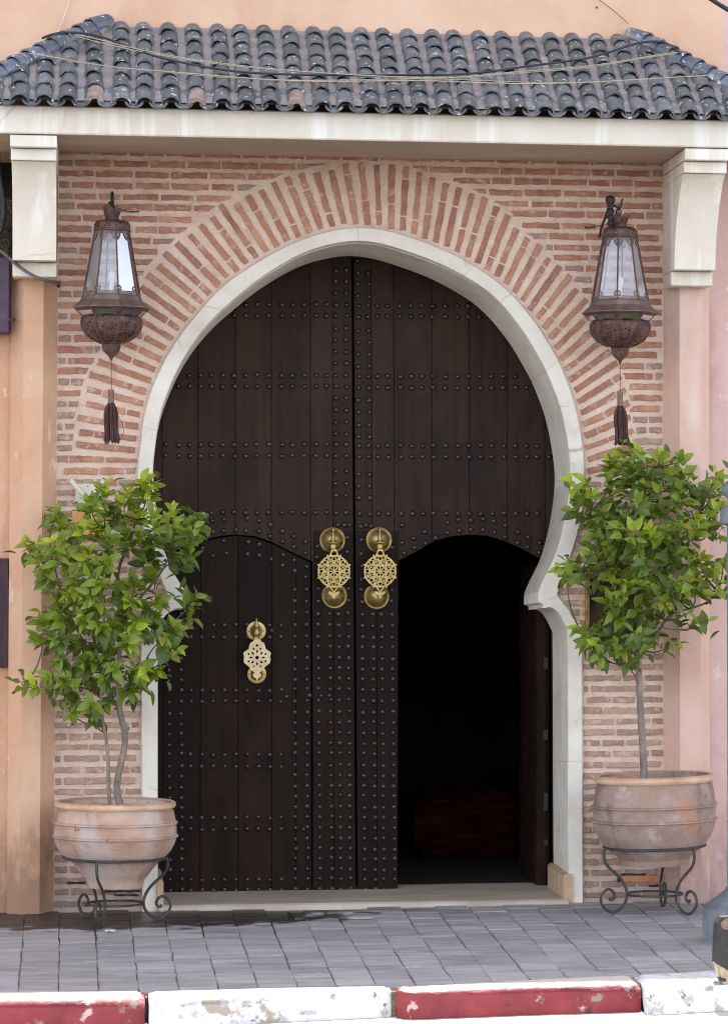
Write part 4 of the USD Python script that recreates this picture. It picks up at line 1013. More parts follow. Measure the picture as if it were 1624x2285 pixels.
# ================================================================== lanterns
def lantern(ax_px, Yl, dy, rot, label, right):
    top = at(ax_px, 427 + dy, Yl); base = np.array([top[0], Yl, 0.0])
    S = 1 / 477.0
    zt = top[2]
    z = lambda pxd: zt - (pxd - 427) * S               # pxd: heights as measured on the left lantern
    t = thing('wall_lantern', label, 'lantern', (base[0], Yl, z(660)), group='lanterns on the brick wall')
    c = (base[0], Yl, 0)
    def oct_ring(r, zz): return [(c[0] + r * math.sin(rot + math.pi / 4 * i), c[1] - r * math.cos(rot + math.pi / 4 * i), zz) for i in range(8)]
    def oct_shell(levels):
        V = []; Fc = []
        for r, zz in levels: V += oct_ring(r, zz)
        for l in range(len(levels) - 1):
            for i in range(8):
                j = (i + 1) % 8; a, b, cc_, d = l * 8 + i, l * 8 + j, (l + 1) * 8 + j, (l + 1) * 8 + i
                Fc += [(a, b, cc_), (a, cc_, d)]
        m = trimesh.Trimesh(np.array(V), np.array(Fc), process=False)
        return fix_out(m, (c[0], c[1], levels[0][1]))
    lt = lambda prof, n=28: fix_out(lathe([(r * S, z(pz)) for r, pz in prof], n, c), (c[0], c[1], z(prof[len(prof) // 2][1])))
    # hanger on the wall
    hz = z(440)
    if right:
        pts = [(c[0] - .058, -.004, z(500)), (c[0] - .056, Yl * .5, z(470)), (c[0] - .054, Yl * .85, z(452)), (c[0] - .04, Yl, z(440)), (c[0] - .012, Yl, z(446)), (c[0], Yl, z(452))]
        wb = part(t, 'wall_bracket', tube(smooth_path(pts, 30), .006, 8), M['dark_iron'], smooth=40)
        kn = [(c[0] - .046, Yl - .01, z(y_)) for y_ in np.linspace(500, 438, 32)]
        part(wb, 'socket', tube(kn, [.0155 + .0045 * math.sin(i * .9) for i in range(32)], 10), M['dark_iron'], smooth=40)
        part(wb, 'knob', fix_out(trimesh.creation.icosphere(2, .024), (0, 0, 0)).apply_translation((c[0] - .048, Yl - .01, z(430))), M['dark_iron'], smooth=40)
        part(wb, 'hook', tube(smooth_path([(c[0] - .004, Yl, z(466)), (c[0] - .008, Yl, z(448)), (c[0] + .006, Yl, z(440)), (c[0] + .010, Yl, z(428)), (c[0] + .016, Yl, z(427))], 16), .005, 6), M['dark_iron'], smooth=40)
        part(t, 'supply_wire', tube(smooth_path([(c[0] - .052, -.03, z(478)), (c[0] - .09, -.02, z(477)), (c[0] - .125, -.012, z(479)), (c[0] - .128, -.004, z(476))], 14), .0028, 6), M['dark_iron'])
    else:
        pts = [(c[0], -.012, z(470)), (c[0], -.05, z(445)), (c[0], Yl * .6, z(436)), (c[0], Yl, z(432)), (c[0], Yl - .012, z(440))]
        part(t, 'wall_bracket', [tube(smooth_path(pts, 24), .008, 8), tube(smooth_path([(c[0] - .006, -.012, z(470)), (c[0] + .004, -.035, z(455)), (c[0] - .004, -.035, z(437))], 14), [.012 + .005 * math.sin(i * 1.6) for i in range(14)], 8)], M['dark_iron'], smooth=40)
        part(t, 'supply_wire', tube(smooth_path([(c[0] + .01, -.04, z(454)), (c[0] + .05, -.02, z(455)), (c[0] + .09, -.012, z(457)), (c[0] + .125, -.004, z(456))], 14), .0028, 6), M['dark_iron'])
    # chain
    for k in range(4):
        zz = z(441 + k * 6.5)
        ring_ = trimesh.creation.torus(.0075, .0022, major_sections=12, minor_sections=5)
        ring_.apply_transform(trimesh.transformations.rotation_matrix(math.pi / 2, (1, 0, 0)))
        if k % 2: ring_.apply_transform(trimesh.transformations.rotation_matrix(math.pi / 2, (0, 0, 1)))
        ring_.apply_translation((c[0], Yl, zz)); part(t, 'chain_link', ring_, M['dark_iron'], smooth=40)
    # crown: flaring band of eight leaves
    V = []; Fc = []
    for i in range(8):
        a0 = rot + math.pi / 4 * i; a1 = a0 + math.pi / 4; am = (a0 + a1) / 2
        P = [(13.5 * S, z(488), a0), (13.5 * S, z(488), a1), (20 * S, z(468), a1), (22 * S, z(461), am), (20 * S, z(468), a0)]
        b = len(V)
        V += [(c[0] + r * math.sin(a), c[1] - r * math.cos(a), zz) for r, zz, a in P]
        Fc += [(b, b + 1, b + 2), (b, b + 2, b + 3), (b, b + 3, b + 4)]
    cr = part(t, 'crown', fix_out(trimesh.Trimesh(np.array(V), np.array(Fc), process=False), (c[0], c[1], z(475))), M['pierced'])
    part(cr, 'crown_base', lt([(15, 486), (15, 490), (12, 491)]), M['rust'])
    part(t, 'collar', lt([(14, 490), (28, 490.5), (36, 494), (39.5, 500), (39.5, 508), (38, 513), (34, 514)]), M['pierced'], smooth=50)
    part(t, 'collar_band', [lt([(39.2, 509), (40.6, 511), (40.6, 513.5), (38.8, 515)])], M['rust'], smooth=50)
    g0, g1 = (37.5 * S, z(514)), (63 * S, z(657))
    rg = [oct_ring(*g0), oct_ring(*g1)]
    for i in range(8):
        j = (i + 1) % 8
        gp = part(t, 'glass_pane', quad(rg[0][i], rg[0][j], rg[1][j], rg[1][i]), M['glass'])
        a, b = np.array(rg[0][i]), np.array(rg[1][i]); ax = np.array([c[0], c[1], 0])
        out = (a - np.array([c[0], c[1], a[2]])); out /= np.linalg.norm(out)
        part(t, 'rib', tube([a + out * .002, b + out * .002], .0042, 6), M['rust'])
        # cut metal edging at top and bottom of each pane
        p0, p1, q0, q1 = (np.array(v) for v in (rg[1][i], rg[1][j], rg[0][i], rg[0][j]))
        def on(u, v):
            lo = p0 + (p1 - p0) * u; hi = q0 + (q1 - q0) * u; return lo + (hi - lo) * v
        nn = np.cross(p1 - p0, q0 - p0); nn /= np.linalg.norm(nn); cen = np.array([c[0], c[1], z(600)])
        if nn @ (on(.5, .5) - cen) < 0: nn = -nn
        def lace(shape):
            ms = []
            for g in getattr(shape, 'geoms', [shape]):
                m = trimesh.creation.triangulate_polygon(g, engine='earcut')
                ms.append(trimesh.Trimesh(np.array([on(x, y) + nn * .0025 for x, y in m[0]]), m[1], process=False))
            return trimesh.util.concatenate(ms)
        asp = .30
        el = lambda x, y, r: affinity.scale(Point(x, y).buffer(r, 8), 1, asp)
        bot = unary_union([sbox(0, 0, 1, .055), el(.0, .085, .19), el(1, .085, .19)]).intersection(sbox(0, 0, 1, 1))
        bot = bot.difference(unary_union([el(.06 + .125 * k_, .035, .035) for k_ in range(8)] + [el(.07, .10, .045), el(.93, .10, .045), el(.05, .075, .03), el(.95, .075, .03), el(.13, .085, .03), el(.87, .085, .03)]))
        topp = unary_union([sbox(0, .95, 1, 1), el(0, .945, .36), el(1, .945, .36)]).intersection(sbox(0, 0, 1, 1))
        topp = topp.difference(unary_union([el(.12, .92, .06), el(.88, .92, .06), el(.25, .95, .05), el(.75, .95, .05), el(.06, .86, .05), el(.94, .86, .05)]))
        part(gp, 'lace_edging', lace(bot), M['rust_light']); part(gp, 'lace_edging', lace(topp), M['rust_light'])
    part(t, 'skirt', oct_shell([(62 * S, z(655)), (66 * S, z(659)), (70 * S, z(669)), (86 * S, z(683)), (86.5 * S, z(685))]), M['rust_light'])
    lo0, lo1 = oct_ring(85.5 * S, z(685)), oct_ring(63 * S, z(705))
    for i in range(8):
        j = (i + 1) % 8
        a, b, d, e = (np.array(v) for v in (lo0[i], lo0[j], lo1[j], lo1[i]))
        f = lambda u, v: (a + (b - a) * u) * (1 - v) + (e + (d - e) * u) * v
        lpane = quad(f(.1, .34), f(.9, .34), f(.88, .92), f(.12, .92))
        frm = sbox(0, 0, 1, 1).difference(Polygon([(.1, .34), (.9, .34), (.88, .92), (.12, .92)])).difference(unary_union([Point(.08 + k_ * .105, .17).buffer(.035, 6) for k_ in range(9)]))
        mm = trimesh.creation.triangulate_polygon(frm, engine='earcut')
        lf = part(t, 'lower_frame', fix_out(trimesh.Trimesh(np.array([f(x, y) for x, y in mm[0]]), mm[1], process=False), (c[0], c[1], z(690))), M['rust']); part(lf, 'lower_pane', lpane, M['glass'])
    bw = part(t, 'bowl', lt([(62, 704), (64.5, 706), (66.5, 714), (66.5, 722), (63, 732), (54, 744), (40, 753), (26, 759), (19, 763)], 32), M['pierced'], smooth=50)
    for i in range(8):
        a = rot + math.pi / 4 * i
        pr = [(64.7, 705), (66.9, 714), (66.9, 722), (63.4, 732), (54.4, 744), (40.3, 753), (26.2, 759.3)]
        m = tube([(c[0] + r * S * math.sin(a), c[1] - r * S * math.cos(a), z(pz)) for r, pz in pr], .0062, 6)
        part(bw, 'bowl_rib', m, M['rust'], smooth=40)
    part(bw, 'bowl_lining', lt([(60, 716), (56, 730), (46, 741), (20, 755)], 16), M['void'])
    part(t, 'finial', lt([(18, 761), (20.5, 763), (20.5, 770), (17, 779), (10, 786), (5, 791), (2, 798), (.3, 802)], 20), M['rust'], smooth=50)
    part(t, 'bulb', [lt([(.2, 598), (7, 604), (8.5, 612), (7, 622), (5, 628)], 14), lt([(5, 628), (5.5, 640), (5.5, 656)], 10)], M['bulb'], smooth=50)
    # cord and tassel
    part(t, 'cord', tube([(c[0], Yl, z(801)), (c[0] + .001, Yl, z(864))], .0016, 5), M['tassel'])
    ts = lt([(2, 862), (6.5, 862.5), (6.8, 892), (6, 894)], 12)
    tb = part(t, 'tassel_head', ts, M['rust_light'], smooth=40)
    strands = []
    r2 = np.random.default_rng(5 + int(right))
    for k in range(70):
        a = r2.uniform(0, 2 * math.pi); q = math.sqrt(r2.uniform(.25, 1))
        sw = (2.5 if not right else 3.5)
        e = 979 + r2.uniform(-7, 3)
        pts = [(c[0] + S * 6 * q * math.sin(a), c[1] + S * 6 * q * math.cos(a), z(892)), (c[0] + S * 13 * q * math.sin(a), c[1] + S * 13 * q * math.cos(a), z(905)),
               (c[0] + S * (15 * q * math.sin(a) + sw * .4), c[1] + S * 15 * q * math.cos(a), z(940)), (c[0] + S * (18 * q * math.sin(a) + sw), c[1] + S * 18 * q * math.cos(a), z(e))]
        strands.append(tube(smooth_path(pts, 7), .0027, 4, cap=True))
    part(tb, 'tassel_strands', strands, M['tassel'], smooth=60)
    if not right:
        part(t, 'loose_thread', tube(smooth_path([(c[0] + 10 * S, Yl - .02, z(905)), (c[0] + 18 * S, Yl - .02, z(925)), (c[0] + 27 * S, Yl - .02, z(948)), (c[0] + 25 * S, Yl - .02, z(965)), (c[0] + 16 * S, Yl - .02, z(977))], 16), .0012, 5), M['tassel'])
    return t
lantern(250.5, -.26, 0, math.radians(13), 'rusty pierced metal lantern with a tassel, on the brick wall left of the arch', False)
lantern(1383, -.26, 17, math.radians(-15), 'rusty pierced metal lantern with a tassel, on the brick wall right of the arch', True)
# ================================================================== pots on iron stands
def px_size(Y, px=800):                                # metres per measured step at the depth Y
    p = at(px, 1262, Y); return ((p - CAM) @ FWD) / F
def pot_set(ax_px, Yc, prof, ring_y, legs, tilt, mt, rim_i, label, slabel):
    S = px_size(Yc, ax_px)
    c = at(ax_px, ring_y, Yc)
    z = lambda p: at(ax_px, p, Yc)[2]
    gzc = gz(Yc)
    t = thing('terracotta_pot', label, 'plant pot', (c[0], Yc, z(prof[0][1])), group='terracotta pots beside the gate')
    base = z(prof[0][1])
    def lt(pf, n=64):
        m = fix_out(lathe([(r * S, z(p)) for r, p in pf], n, (c[0], Yc, 0)), (c[0], Yc, z(pf[len(pf) // 2][1]) ))
        v = m.vertices; v[:, 2] += (v[:, 0] - c[0]) * tilt
        ang = np.arctan2(v[:, 1] - Yc, v[:, 0] - c[0])
        k = 1 + .006 * np.sin(2 * ang + 1) + .006 * (meshkit.fbm(np.column_stack([np.cos(ang) * 2, np.sin(ang) * 2, v[:, 2] * 12]), 3) - .5)
        v[:, 0] = c[0] + (v[:, 0] - c[0]) * k; v[:, 1] = Yc + (v[:, 1] - Yc) * k
        m.vertices = v; return m
    bd = part(t, 'body', lt(prof[:rim_i + 1]), mt, smooth=40)
    part(bd, 'rim', lt(prof[rim_i:-2]), M['rim'], smooth=60)
    inn = prof[-3:]
    m = lt([inn[0], inn[1], (inn[2][0], inn[2][1])]); 
    if (m.face_normals[0] @ (np.array([c[0], Yc, 0]) - m.triangles_center[0])) < 0: m.invert()
    part(t, 'inner_wall', m, mt)
    so = lathe([(.001, z(prof[-1][1]) + .012), (prof[-1][0] * .5 * S, z(prof[-1][1]) + .008), (prof[-1][0] * S, z(prof[-1][1]))], 32, (c[0], Yc, 0))
    if so.face_normals[:, 2].mean() < 0: so.invert()
    v = so.vertices; v[:, 2] += (v[:, 0] - c[0]) * tilt + (meshkit.fbm(v * 30, 3) - .5) * .02; so.vertices = v
    part(t, 'soil', so, M['soil'], smooth=True)
    # stand
    s = thing('pot_stand', slabel, 'pot stand', (c[0], Yc, gzc), group='iron stands under the pots')
    rr = 113 * S; zr = z(ring_y)
    n = 48
    ringp = [(c[0] + rr * math.cos(2 * math.pi * i / n), Yc + rr * math.sin(2 * math.pi * i / n), zr + rr * math.cos(2 * math.pi * i / n) * tilt) for i in range(n + 1)]
    part(s, 'upper_ring', tube(ringp, .0065, 8), M['iron'], smooth=40)
    hscale = (zr - gzc - .006) / (141.0)
    zl = lambda dyp: zr - dyp * hscale
    r2 = 62 * S
    ringp = [(c[0] + r2 * math.cos(2 * math.pi * i / 32), Yc + r2 * math.sin(2 * math.pi * i / 32), zl(104)) for i in range(33)]
    part(s, 'lower_ring', tube(ringp, .005, 8), M['iron'], smooth=40)
    shape = [(115, 0), (118, 20), (113, 36), (103, 47), (88, 60), (74, 76), (66, 92), (64, 108), (69, 122), (80, 134), (94, 140), (108, 138), (120, 127), (125, 114), (119, 98), (107, 91), (96, 97), (93, 108), (100, 115), (105, 110)]
    for a in legs:
        a = math.radians(a); dx, dy = math.sin(a), -math.cos(a)
        pts = [(c[0] + r * S * dx, Yc + r * S * dy, zl(h) + (r * S * dx * tilt if h < 5 else 0)) for r, h in shape]
        part(s, 'leg', tube(smooth_path(pts, 70), .0068, 8), M['iron'], smooth=40)
    return c, S, z
profL = [(62, 1980), (63, 1972), (64, 1965), (70, 1957), (84, 1938), (97, 1922), (110, 1912), (122, 1899), (130, 1884), (134.5, 1869), (138.2, 1867), (138.8, 1864), (135, 1861), (134, 1838), (137.3, 1836.5), (137.2, 1833.5), (132.8, 1831), (129, 1812), (126, 1803), (131, 1801), (133.5, 1796), (132, 1790), (128, 1787.5), (123, 1789), (121, 1793), (118, 1806)]
profR = [(77, 1929), (78, 1922), (78, 1916), (86, 1908), (100, 1897), (112, 1886), (124, 1867), (132.5, 1848), (136, 1832), (140, 1830), (140, 1827), (135.8, 1824.5), (136.8, 1800), (140, 1798), (140, 1795), (135.8, 1792.5), (132, 1765), (127.5, 1745), (132, 1743), (134.5, 1737), (133, 1731), (128, 1728), (122, 1730), (120, 1736), (116, 1752)]
YPOT = -.40
pL = pot_set(257, YPOT, profL, 1914, (-20, 100, 220), -.012, M['terracotta'], 18, 'terracotta pot with orange rim on the left stand, holding the two stemmed tree', 'black wrought iron stand with scroll feet under the left terracotta pot')
pR = pot_set(1460, YPOT, profR, 1888, (-82, 38, 158), .022, M['terracotta_grey'], 17, 'greyish weathered terracotta pot on the right stand, holding the single stemmed tree', 'black wrought iron stand with scroll feet under the right terracotta pot')
sp = ground(1441, 2004)
tag(part(None, 'pebble', fix_out(trimesh.creation.icosphere(2, .026), (0, 0, 0)).apply_scale((1, .9, .8)).apply_translation((sp[0], sp[1], gz(sp[1]) + .018)), M['pale_wood'], smooth=True), 'small pale lump of stone under the right pot stand', 'stone')

# ================================================================== trees in the pots
def leaf_mesh(base, d, up_, L, W, bend, fold):
    d = d / np.linalg.norm(d); s = np.cross(d, up_); s /= max(np.linalg.norm(s), 1e-6); n = np.cross(s, d)
    st = [(0, .06), (.18, .62), (.42, 1.0), (.68, .80), (.88, .38), (1.0, .02)]
    V = []
    for u, w in st:
        mid = base + d * (L * u) - n * (bend * L * u * u)
        hw = W * w * .5
        V += [mid + s * hw + n * (fold * hw), mid, mid - s * hw + n * (fold * hw)]
    Fc = []
    for i in range(len(st) - 1):
        for j in range(2):
            a = i * 3 + j; b = a + 3; Fc += [(a, a + 1, b + 1), (a, b + 1, b)]
    return trimesh.Trimesh(np.array(V), np.array(Fc), process=False)
def potted_tree(label, base_px, stems, forks, clumps, extra, seed, pot, nl, size):
    r = np.random.default_rng(seed)
    c, S, z = pot
    zb = z(base_px[1])
    t = thing('potted_tree', label, 'tree', (c[0], YPOT, zb), group='citrus trees in pots')
    nodes = []
    for pts, r0, r1, nm in stems:
        P = smooth_path([at(px, py, YPOT + y + (.10 if nm == 'limb' else 0)) for px, py, y in pts], 26)
        rad = np.linspace(r0, r1, 26) * (1 + .10 * np.sin(np.arange(26) * 1.3) * (np.arange(26) % 5 == 0) * 1.5)
        part(t, nm, tube(P, rad, 9), M['bark'] if nm in ('trunk', 'stem', 'stub') else M['twig'], smooth=50)
        nodes += [(p, q) for p, q in zip(P[8:], rad[8:])]
    NP = np.array([n[0] for n in nodes])
    big, fill, twigs = [], [], []
    for ci, cl in enumerate(clumps):
        px, py, sz = cl[0], cl[1], (cl[2] if len(cl) > 2 else 1.0)
        new = cl[3] if len(cl) > 3 else r.uniform(0, 1)
        dy = r.uniform(-.24, .20)
        ctr = at(px, py, YPOT + dy)
        # twig from the nearest lower skeleton node
        dd = np.linalg.norm((NP - ctr) * np.array([1, .6, 1]), axis=1) + np.where(NP[:, 2] > ctr[2] - .02, .25, 0)
        nd = NP[np.argmin(dd)]
        mid = (nd + ctr) / 2 + np.array([r.uniform(-.03, .03), r.uniform(-.03, .03), r.uniform(-.035, .01)])
        Pt = smooth_path([nd, mid, ctr], 9)
        twigs.append(tube(Pt, np.linspace(.0048, .002, 9), 5))
        out = ctr - np.array([c[0], YPOT, z(base_px[2])]); out /= np.linalg.norm(out)
        axis = out * .6 + np.array([0, -.25, .55]); axis /= np.linalg.norm(axis)
        k = int(nl * sz * r.uniform(.85, 1.15))
        for j in range(k):
            u = j / k
            e = ctr - axis * .055 * sz * (1 - u) * 1.1 + axis * .03 * u + r.normal(0, .010, 3)
            a = j * 2.4 + r.uniform(-.4, .4)
            p1 = np.cross(axis, [0, 1, 0]); p1 /= np.linalg.norm(p1); p2 = np.cross(axis, p1)
            spread = (1.25 - .75 * u)
            d = axis * math.cos(spread) + (p1 * math.cos(a) + p2 * math.sin(a)) * math.sin(spread) + r.normal(0, .18, 3) + np.array([0, 0, -.12])
            d /= np.linalg.norm(d)
            upl = np.array([0, -.85, .8]) + r.normal(0, .38, 3)
            Lf = size * r.uniform(.48, 1.18) * (1 - .25 * u)
            m = leaf_mesh(e, d, upl, Lf, Lf * r.uniform(.47, .60), r.uniform(.05, .60), r.uniform(.15, .65))
            if m.vertices[:, 1].max() > -.012: m.vertices[:, 1] -= m.vertices[:, 1].max() + .012
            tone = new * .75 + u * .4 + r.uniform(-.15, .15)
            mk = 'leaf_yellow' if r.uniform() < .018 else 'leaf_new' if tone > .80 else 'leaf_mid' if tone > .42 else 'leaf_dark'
            big.append((m.vertices[:, 1].mean() - .4 * Lf, m, mk))
    # inner, shaded leaves through the crown's depth
    cx_ = np.array([[a[0], a[1]] for a in clumps])
    for _ in range(extra):
        q = cx_[r.integers(len(cx_))] + r.normal(0, 15, 2)
        e = at(q[0], q[1], YPOT + r.uniform(-.05, .30))
        d = r.normal(0, 1, 3); d[2] -= .2; d /= np.linalg.norm(d)
        Lf = size * r.uniform(.5, .95)
        m = leaf_mesh(e, d, np.array([0, -.3, 1.0]) + r.normal(0, .4, 3), Lf, Lf * .5, r.uniform(.05, .35), .3)
        if m.vertices[:, 1].max() > -.012: m.vertices[:, 1] -= m.vertices[:, 1].max() + .012
        fill.append(m)
    big.sort(key=lambda b: b[0])
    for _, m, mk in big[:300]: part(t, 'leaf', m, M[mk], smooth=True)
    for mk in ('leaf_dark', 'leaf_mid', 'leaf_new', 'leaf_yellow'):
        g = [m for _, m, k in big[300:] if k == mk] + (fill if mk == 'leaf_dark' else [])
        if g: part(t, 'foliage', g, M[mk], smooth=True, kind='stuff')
    part(t, 'twigs', twigs, M['twig'], smooth=50)
    return t
clL = [(232, 1098, .9, .75), (320, 1086, .8, .7), (338, 1092, .7, .8), (205, 1128, .8, .6), (285, 1118, .8), (245, 1145), (300, 1150), (215, 1180), (345, 1148, 1.0, .7), (385, 1150, .9, .7), (400, 1178), (445, 1165, .8, .55), (430, 1192, .8, .3), (350, 1190), (270, 1185), (310, 1205, 1.0, .3), (250, 1215, 1, .35), (380, 1215, .9, .35), (420, 1228, .7, .2), (125, 1152, .5, .5), (140, 1180, .6, .5), (175, 1195, .8, .6), (170, 1225, .8), (120, 1222, .9, .75), (70, 1225, .7, .8), (92, 1248, .7, .5), (145, 1250, .9, .5), (200, 1248, 1.0, .8), (235, 1258, .8, .6), (330, 1240, .8, .3), (405, 1255, .6, .2), (110, 1280, .7, .35), (165, 1290, .9), (215, 1295, .9, .3), (325, 1285, .9, .7), (300, 1305, .8, .6), (120, 1325, .9, .65), (165, 1340, .9), (205, 1335, .9, .4), (265, 1330, 1.0, .75), (290, 1345, .9, .6), (350, 1345, .8, .4), (430, 1342, .6, .5), (100, 1385, .8, .7), (145, 1380, .8, .3), (190, 1385, 1, .45), (225, 1400, 1, .4), (265, 1395, .8, .5), (300, 1400, .9, .7), (345, 1390, .9, .3), (385, 1400, .8, .2), (415, 1390, .6, .3), (95, 1430, .8, .25), (130, 1425, .7, .2), (180, 1440, .9, .15), (235, 1440, .9, .5), (290, 1435, .8, .6), (360, 1430, .8, .2), (385, 1455, .6, .5), (140, 1478, .8, .3), (185, 1480, .9, .15), (215, 1470, .8, .3), (255, 1490, .8, .4), (320, 1495, .8, .6), (340, 1500, .6, .6), (115, 1510, .7, .4), (85, 1533, .35, .5), (48, 1524, .25, .5), (150, 1520, .9, .4), (195, 1520, .9, .3), (235, 1515, .7, .2), (295, 1525, .6, .4), (170, 1560, .8, .3), (205, 1575, .8, .4), (215, 1610, .5, .2), (160, 1590, .4, .4), (240, 1565, .5, .2), (285, 1545, .5, .3)]
stL = [([(245, 1795, -.01), (241, 1700, -.01), (236, 1645, 0), (227, 1595, 0), (229, 1500, .02), (232, 1400, .0), (225, 1300, .03)], .0085, .005, 'stem'),
       ([(268, 1795, .02), (271, 1700, .02), (279, 1645, .02), (268, 1590, .01), (265, 1500, .02), (268, 1400, .08), (270, 1310, .12)], .0165, .009, 'trunk'),
       ([(272, 1640, .02), (284, 1632, 0), (287, 1624, -.01)], .007, .006, 'stub'),
       ([(268, 1420, 0), (300, 1350, -.05), (350, 1290, -.08), (380, 1230, -.06)], .008, .004, 'limb'),
       ([(270, 1320, 0), (265, 1270, .02), (285, 1220, .0), (300, 1160, .0)], .009, .004, 'limb'),
       ([(268, 1300, 0), (245, 1250, -.05), (235, 1180, -.04)], .007, .004, 'limb'),
       ([(229, 1480, .02), (180, 1420, -.04), (140, 1330, -.06), (120, 1260, -.02)], .006, .003, 'limb'),
       ([(228, 1560, 0), (180, 1535, -.03), (110, 1540, -.02), (55, 1528, -.02)], .005, .002, 'limb'),
       ([(263, 1580, 0), (290, 1540, -.03), (320, 1500, -.06)], .005, .003, 'limb'),
       ([(266, 1450, 0), (320, 1420, .03), (370, 1400, .02)], .006, .003, 'limb')]
potted_tree('small two stemmed citrus tree in the left pot, its crown covering the left jamb', (257, 1795, 1340), stL, None, clL, 420, 11, pL, 19, .083)
o6 = lambda L: [(1142.5 + a[0] / 3.124, 975 + a[1] / 3.124) + tuple(a[2:]) for a in L]
clR = o6([(800, 95, .7, .7), (780, 160, .7, .7), (885, 130, .9, .7), (690, 180, .9, .75), (750, 165, .7, .8), (830, 210), (940, 210), (1030, 150, .8, .8), (1060, 210, .8, .7), (1160, 180, .6, .45), (1180, 235, .7, .4), (690, 260, .8, .4), (780, 280, .9, .5), (880, 290), (970, 290, .9), (1060, 290, 1, .4), (1150, 320, .8, .3), (1240, 310, .9, .35), (1340, 340, .8, .3), (1420, 280, .7, .75), (1460, 340, .7, .5), (700, 340, .8, .3), (800, 370, .8, .5), (920, 370, .8, .3), (1010, 400, .8, .4), (1100, 420, .9, .9), (1180, 400, .8, .5), (1270, 400, .8, .2), (1380, 390, .8, .4), (1440, 450, .8, .7), (430, 360, .7, .9), (500, 350, .7, .9), (480, 420, .8, .8), (560, 410, .8, .5), (450, 490, .7, .2), (540, 500, .8, .4), (620, 540, .9, .3), (700, 470, .7, .2), (760, 560, 1, .3), (860, 480, .7, .2), (960, 500, .8, .25), (1030, 510, .7, .3), (1170, 490, .7, .25), (1250, 520, .7, .3), (1350, 500, .8, .3), (1430, 540, .8, .6), (520, 580, .6, .2), (600, 620, .9, .4), (680, 620, .9, .45), (760, 640, .8, .4), (860, 640, .9, .9), (930, 600, .9, .9), (960, 680, 1, .8), (1070, 640, 1, .95), (1150, 690, .9, .7), (1180, 570, .7, .5), (1290, 610, .8, .6), (1280, 700, .6, .2), (1360, 650, .7, .2), (1430, 640, .6, .4), (590, 720, .8, .3), (680, 740, .9, .45), (750, 700, .7, .4), (860, 760, .8, .2), (980, 760, .8, .35), (1080, 760, .8, .2), (1130, 830, .8, .2), (1200, 770, .5, .3), (1250, 870, .8, .6), (1180, 880, .7, .4), (560, 790, .6, .3), (640, 850, .8, .7), (720, 840, .8, .5), (800, 850, .8, .3), (890, 870, .9, .25), (980, 880, .8, .3), (1060, 930, .8, .25), (350, 920, .7, .8), (420, 905, .7, .7), (390, 970, .7, .3), (480, 950, .8, .4), (560, 930, .8, .4), (640, 930, .8, .35), (770, 960, .6, .5), (700, 1020, .8, .9), (780, 1010, .8, .95), (840, 1040, .8, .8), (690, 1080, .7, .6), (760, 1110, .8, .4), (700, 1160, .8, .4), (900, 1010, .8, .3), (960, 980, .7, .3), (1080, 1050, .8, .15), (950, 1100, .8, .6), (1040, 1150, .8, .6), (1150, 1000, .8, .4), (1230, 1010, .8, .6), (1310, 960, .9, .8), (1300, 870, .7, .6), (1400, 930, .7, .7), (1470, 880, .6, .8), (1380, 1020, .8, .5), (1460, 1010, .8, .7), (1240, 1090, .8, .2), (1330, 1080, .8, .2), (1420, 1100, .7, .2), (1180, 1120, .7, .3), (820, 1180, .8, .4), (880, 1230, .8, .4), (740, 1240, .8, .35), (820, 1280, .8, .3), (980, 1240, .8, .4), (700, 1310, .8, .4), (620, 1330, .7, .4), (500, 1350, .7, .5), (560, 1400, .8, .4), (520, 1450, .7, .3), (600, 1440, .7, .5), (690, 1390, .7, .2), (760, 1360, .8, .15), (850, 1370, .8, .2), (710, 1480, .8, .4), (620, 1530, .5, .4), (760, 1500, .8, .4), (820, 1520, .8, .4), (820, 1580, .6, .15), (930, 1370, .8, .2), (980, 1330, .8, .5), (960, 1440, .5, .2), (1130, 1440, .4, .4), (1210, 1240, .5, .2), (1350, 1310, .3, .4), (1230, 1310, .4, .3)])
stR = [([(1437, 1745, .02), (1435, 1680, .02), (1430, 1600, .01), (1427, 1540, 0), (1424, 1465, 0), (1422, 1420, .03)], .0185, .014, 'trunk'),
       ([(1422, 1430, -.07), (1421, 1400, .0), (1423, 1320, .03), (1428, 1230, .04), (1432, 1150, .04)], .013, .006, 'limb'),
       ([(1427, 1475, -.01), (1445, 1440, -.04), (1472, 1405, -.05), (1490, 1378, -.05), (1525, 1362, -.05), (1575, 1345, -.04), (1600, 1320, -.03)], .009, .003, 'limb'),
       ([(1424, 1470, 0), (1405, 1445, -.03), (1380, 1420, -.05), (1340, 1410, -.05), (1300, 1415, -.05)], .006, .003, 'limb'),
       ([(1426, 1515, 0), (1410, 1500, -.02), (1398, 1480, -.03)], .004, .002, 'limb'),
       ([(1423, 1340, .02), (1380, 1290, -.04), (1320, 1275, -.06), (1265, 1275, -.05)], .006, .003, 'limb'),
       ([(1423, 1330, .02), (1470, 1270, .02), (1520, 1210, .0), (1560, 1150, 0)], .007, .003, 'limb'),
       ([(1428, 1230, 0), (1380, 1180, -.04), (1320, 1140, -.05), (1290, 1110, -.04)], .006, .003, 'limb'),
       ([(1432, 1160, 0), (1450, 1100, .02), (1440, 1040, 0)], .006, .003, 'limb'),
       ([(1478, 1400, -.05), (1520, 1405, -.05), (1545, 1400, -.06)], .0025, .0015, 'limb')]
potted_tree('small citrus tree with one straight trunk in the right pot, before the pink wall', (1460, 1745, 1280), stR, None, clR, 420, 23, pR, 12.5, .080)

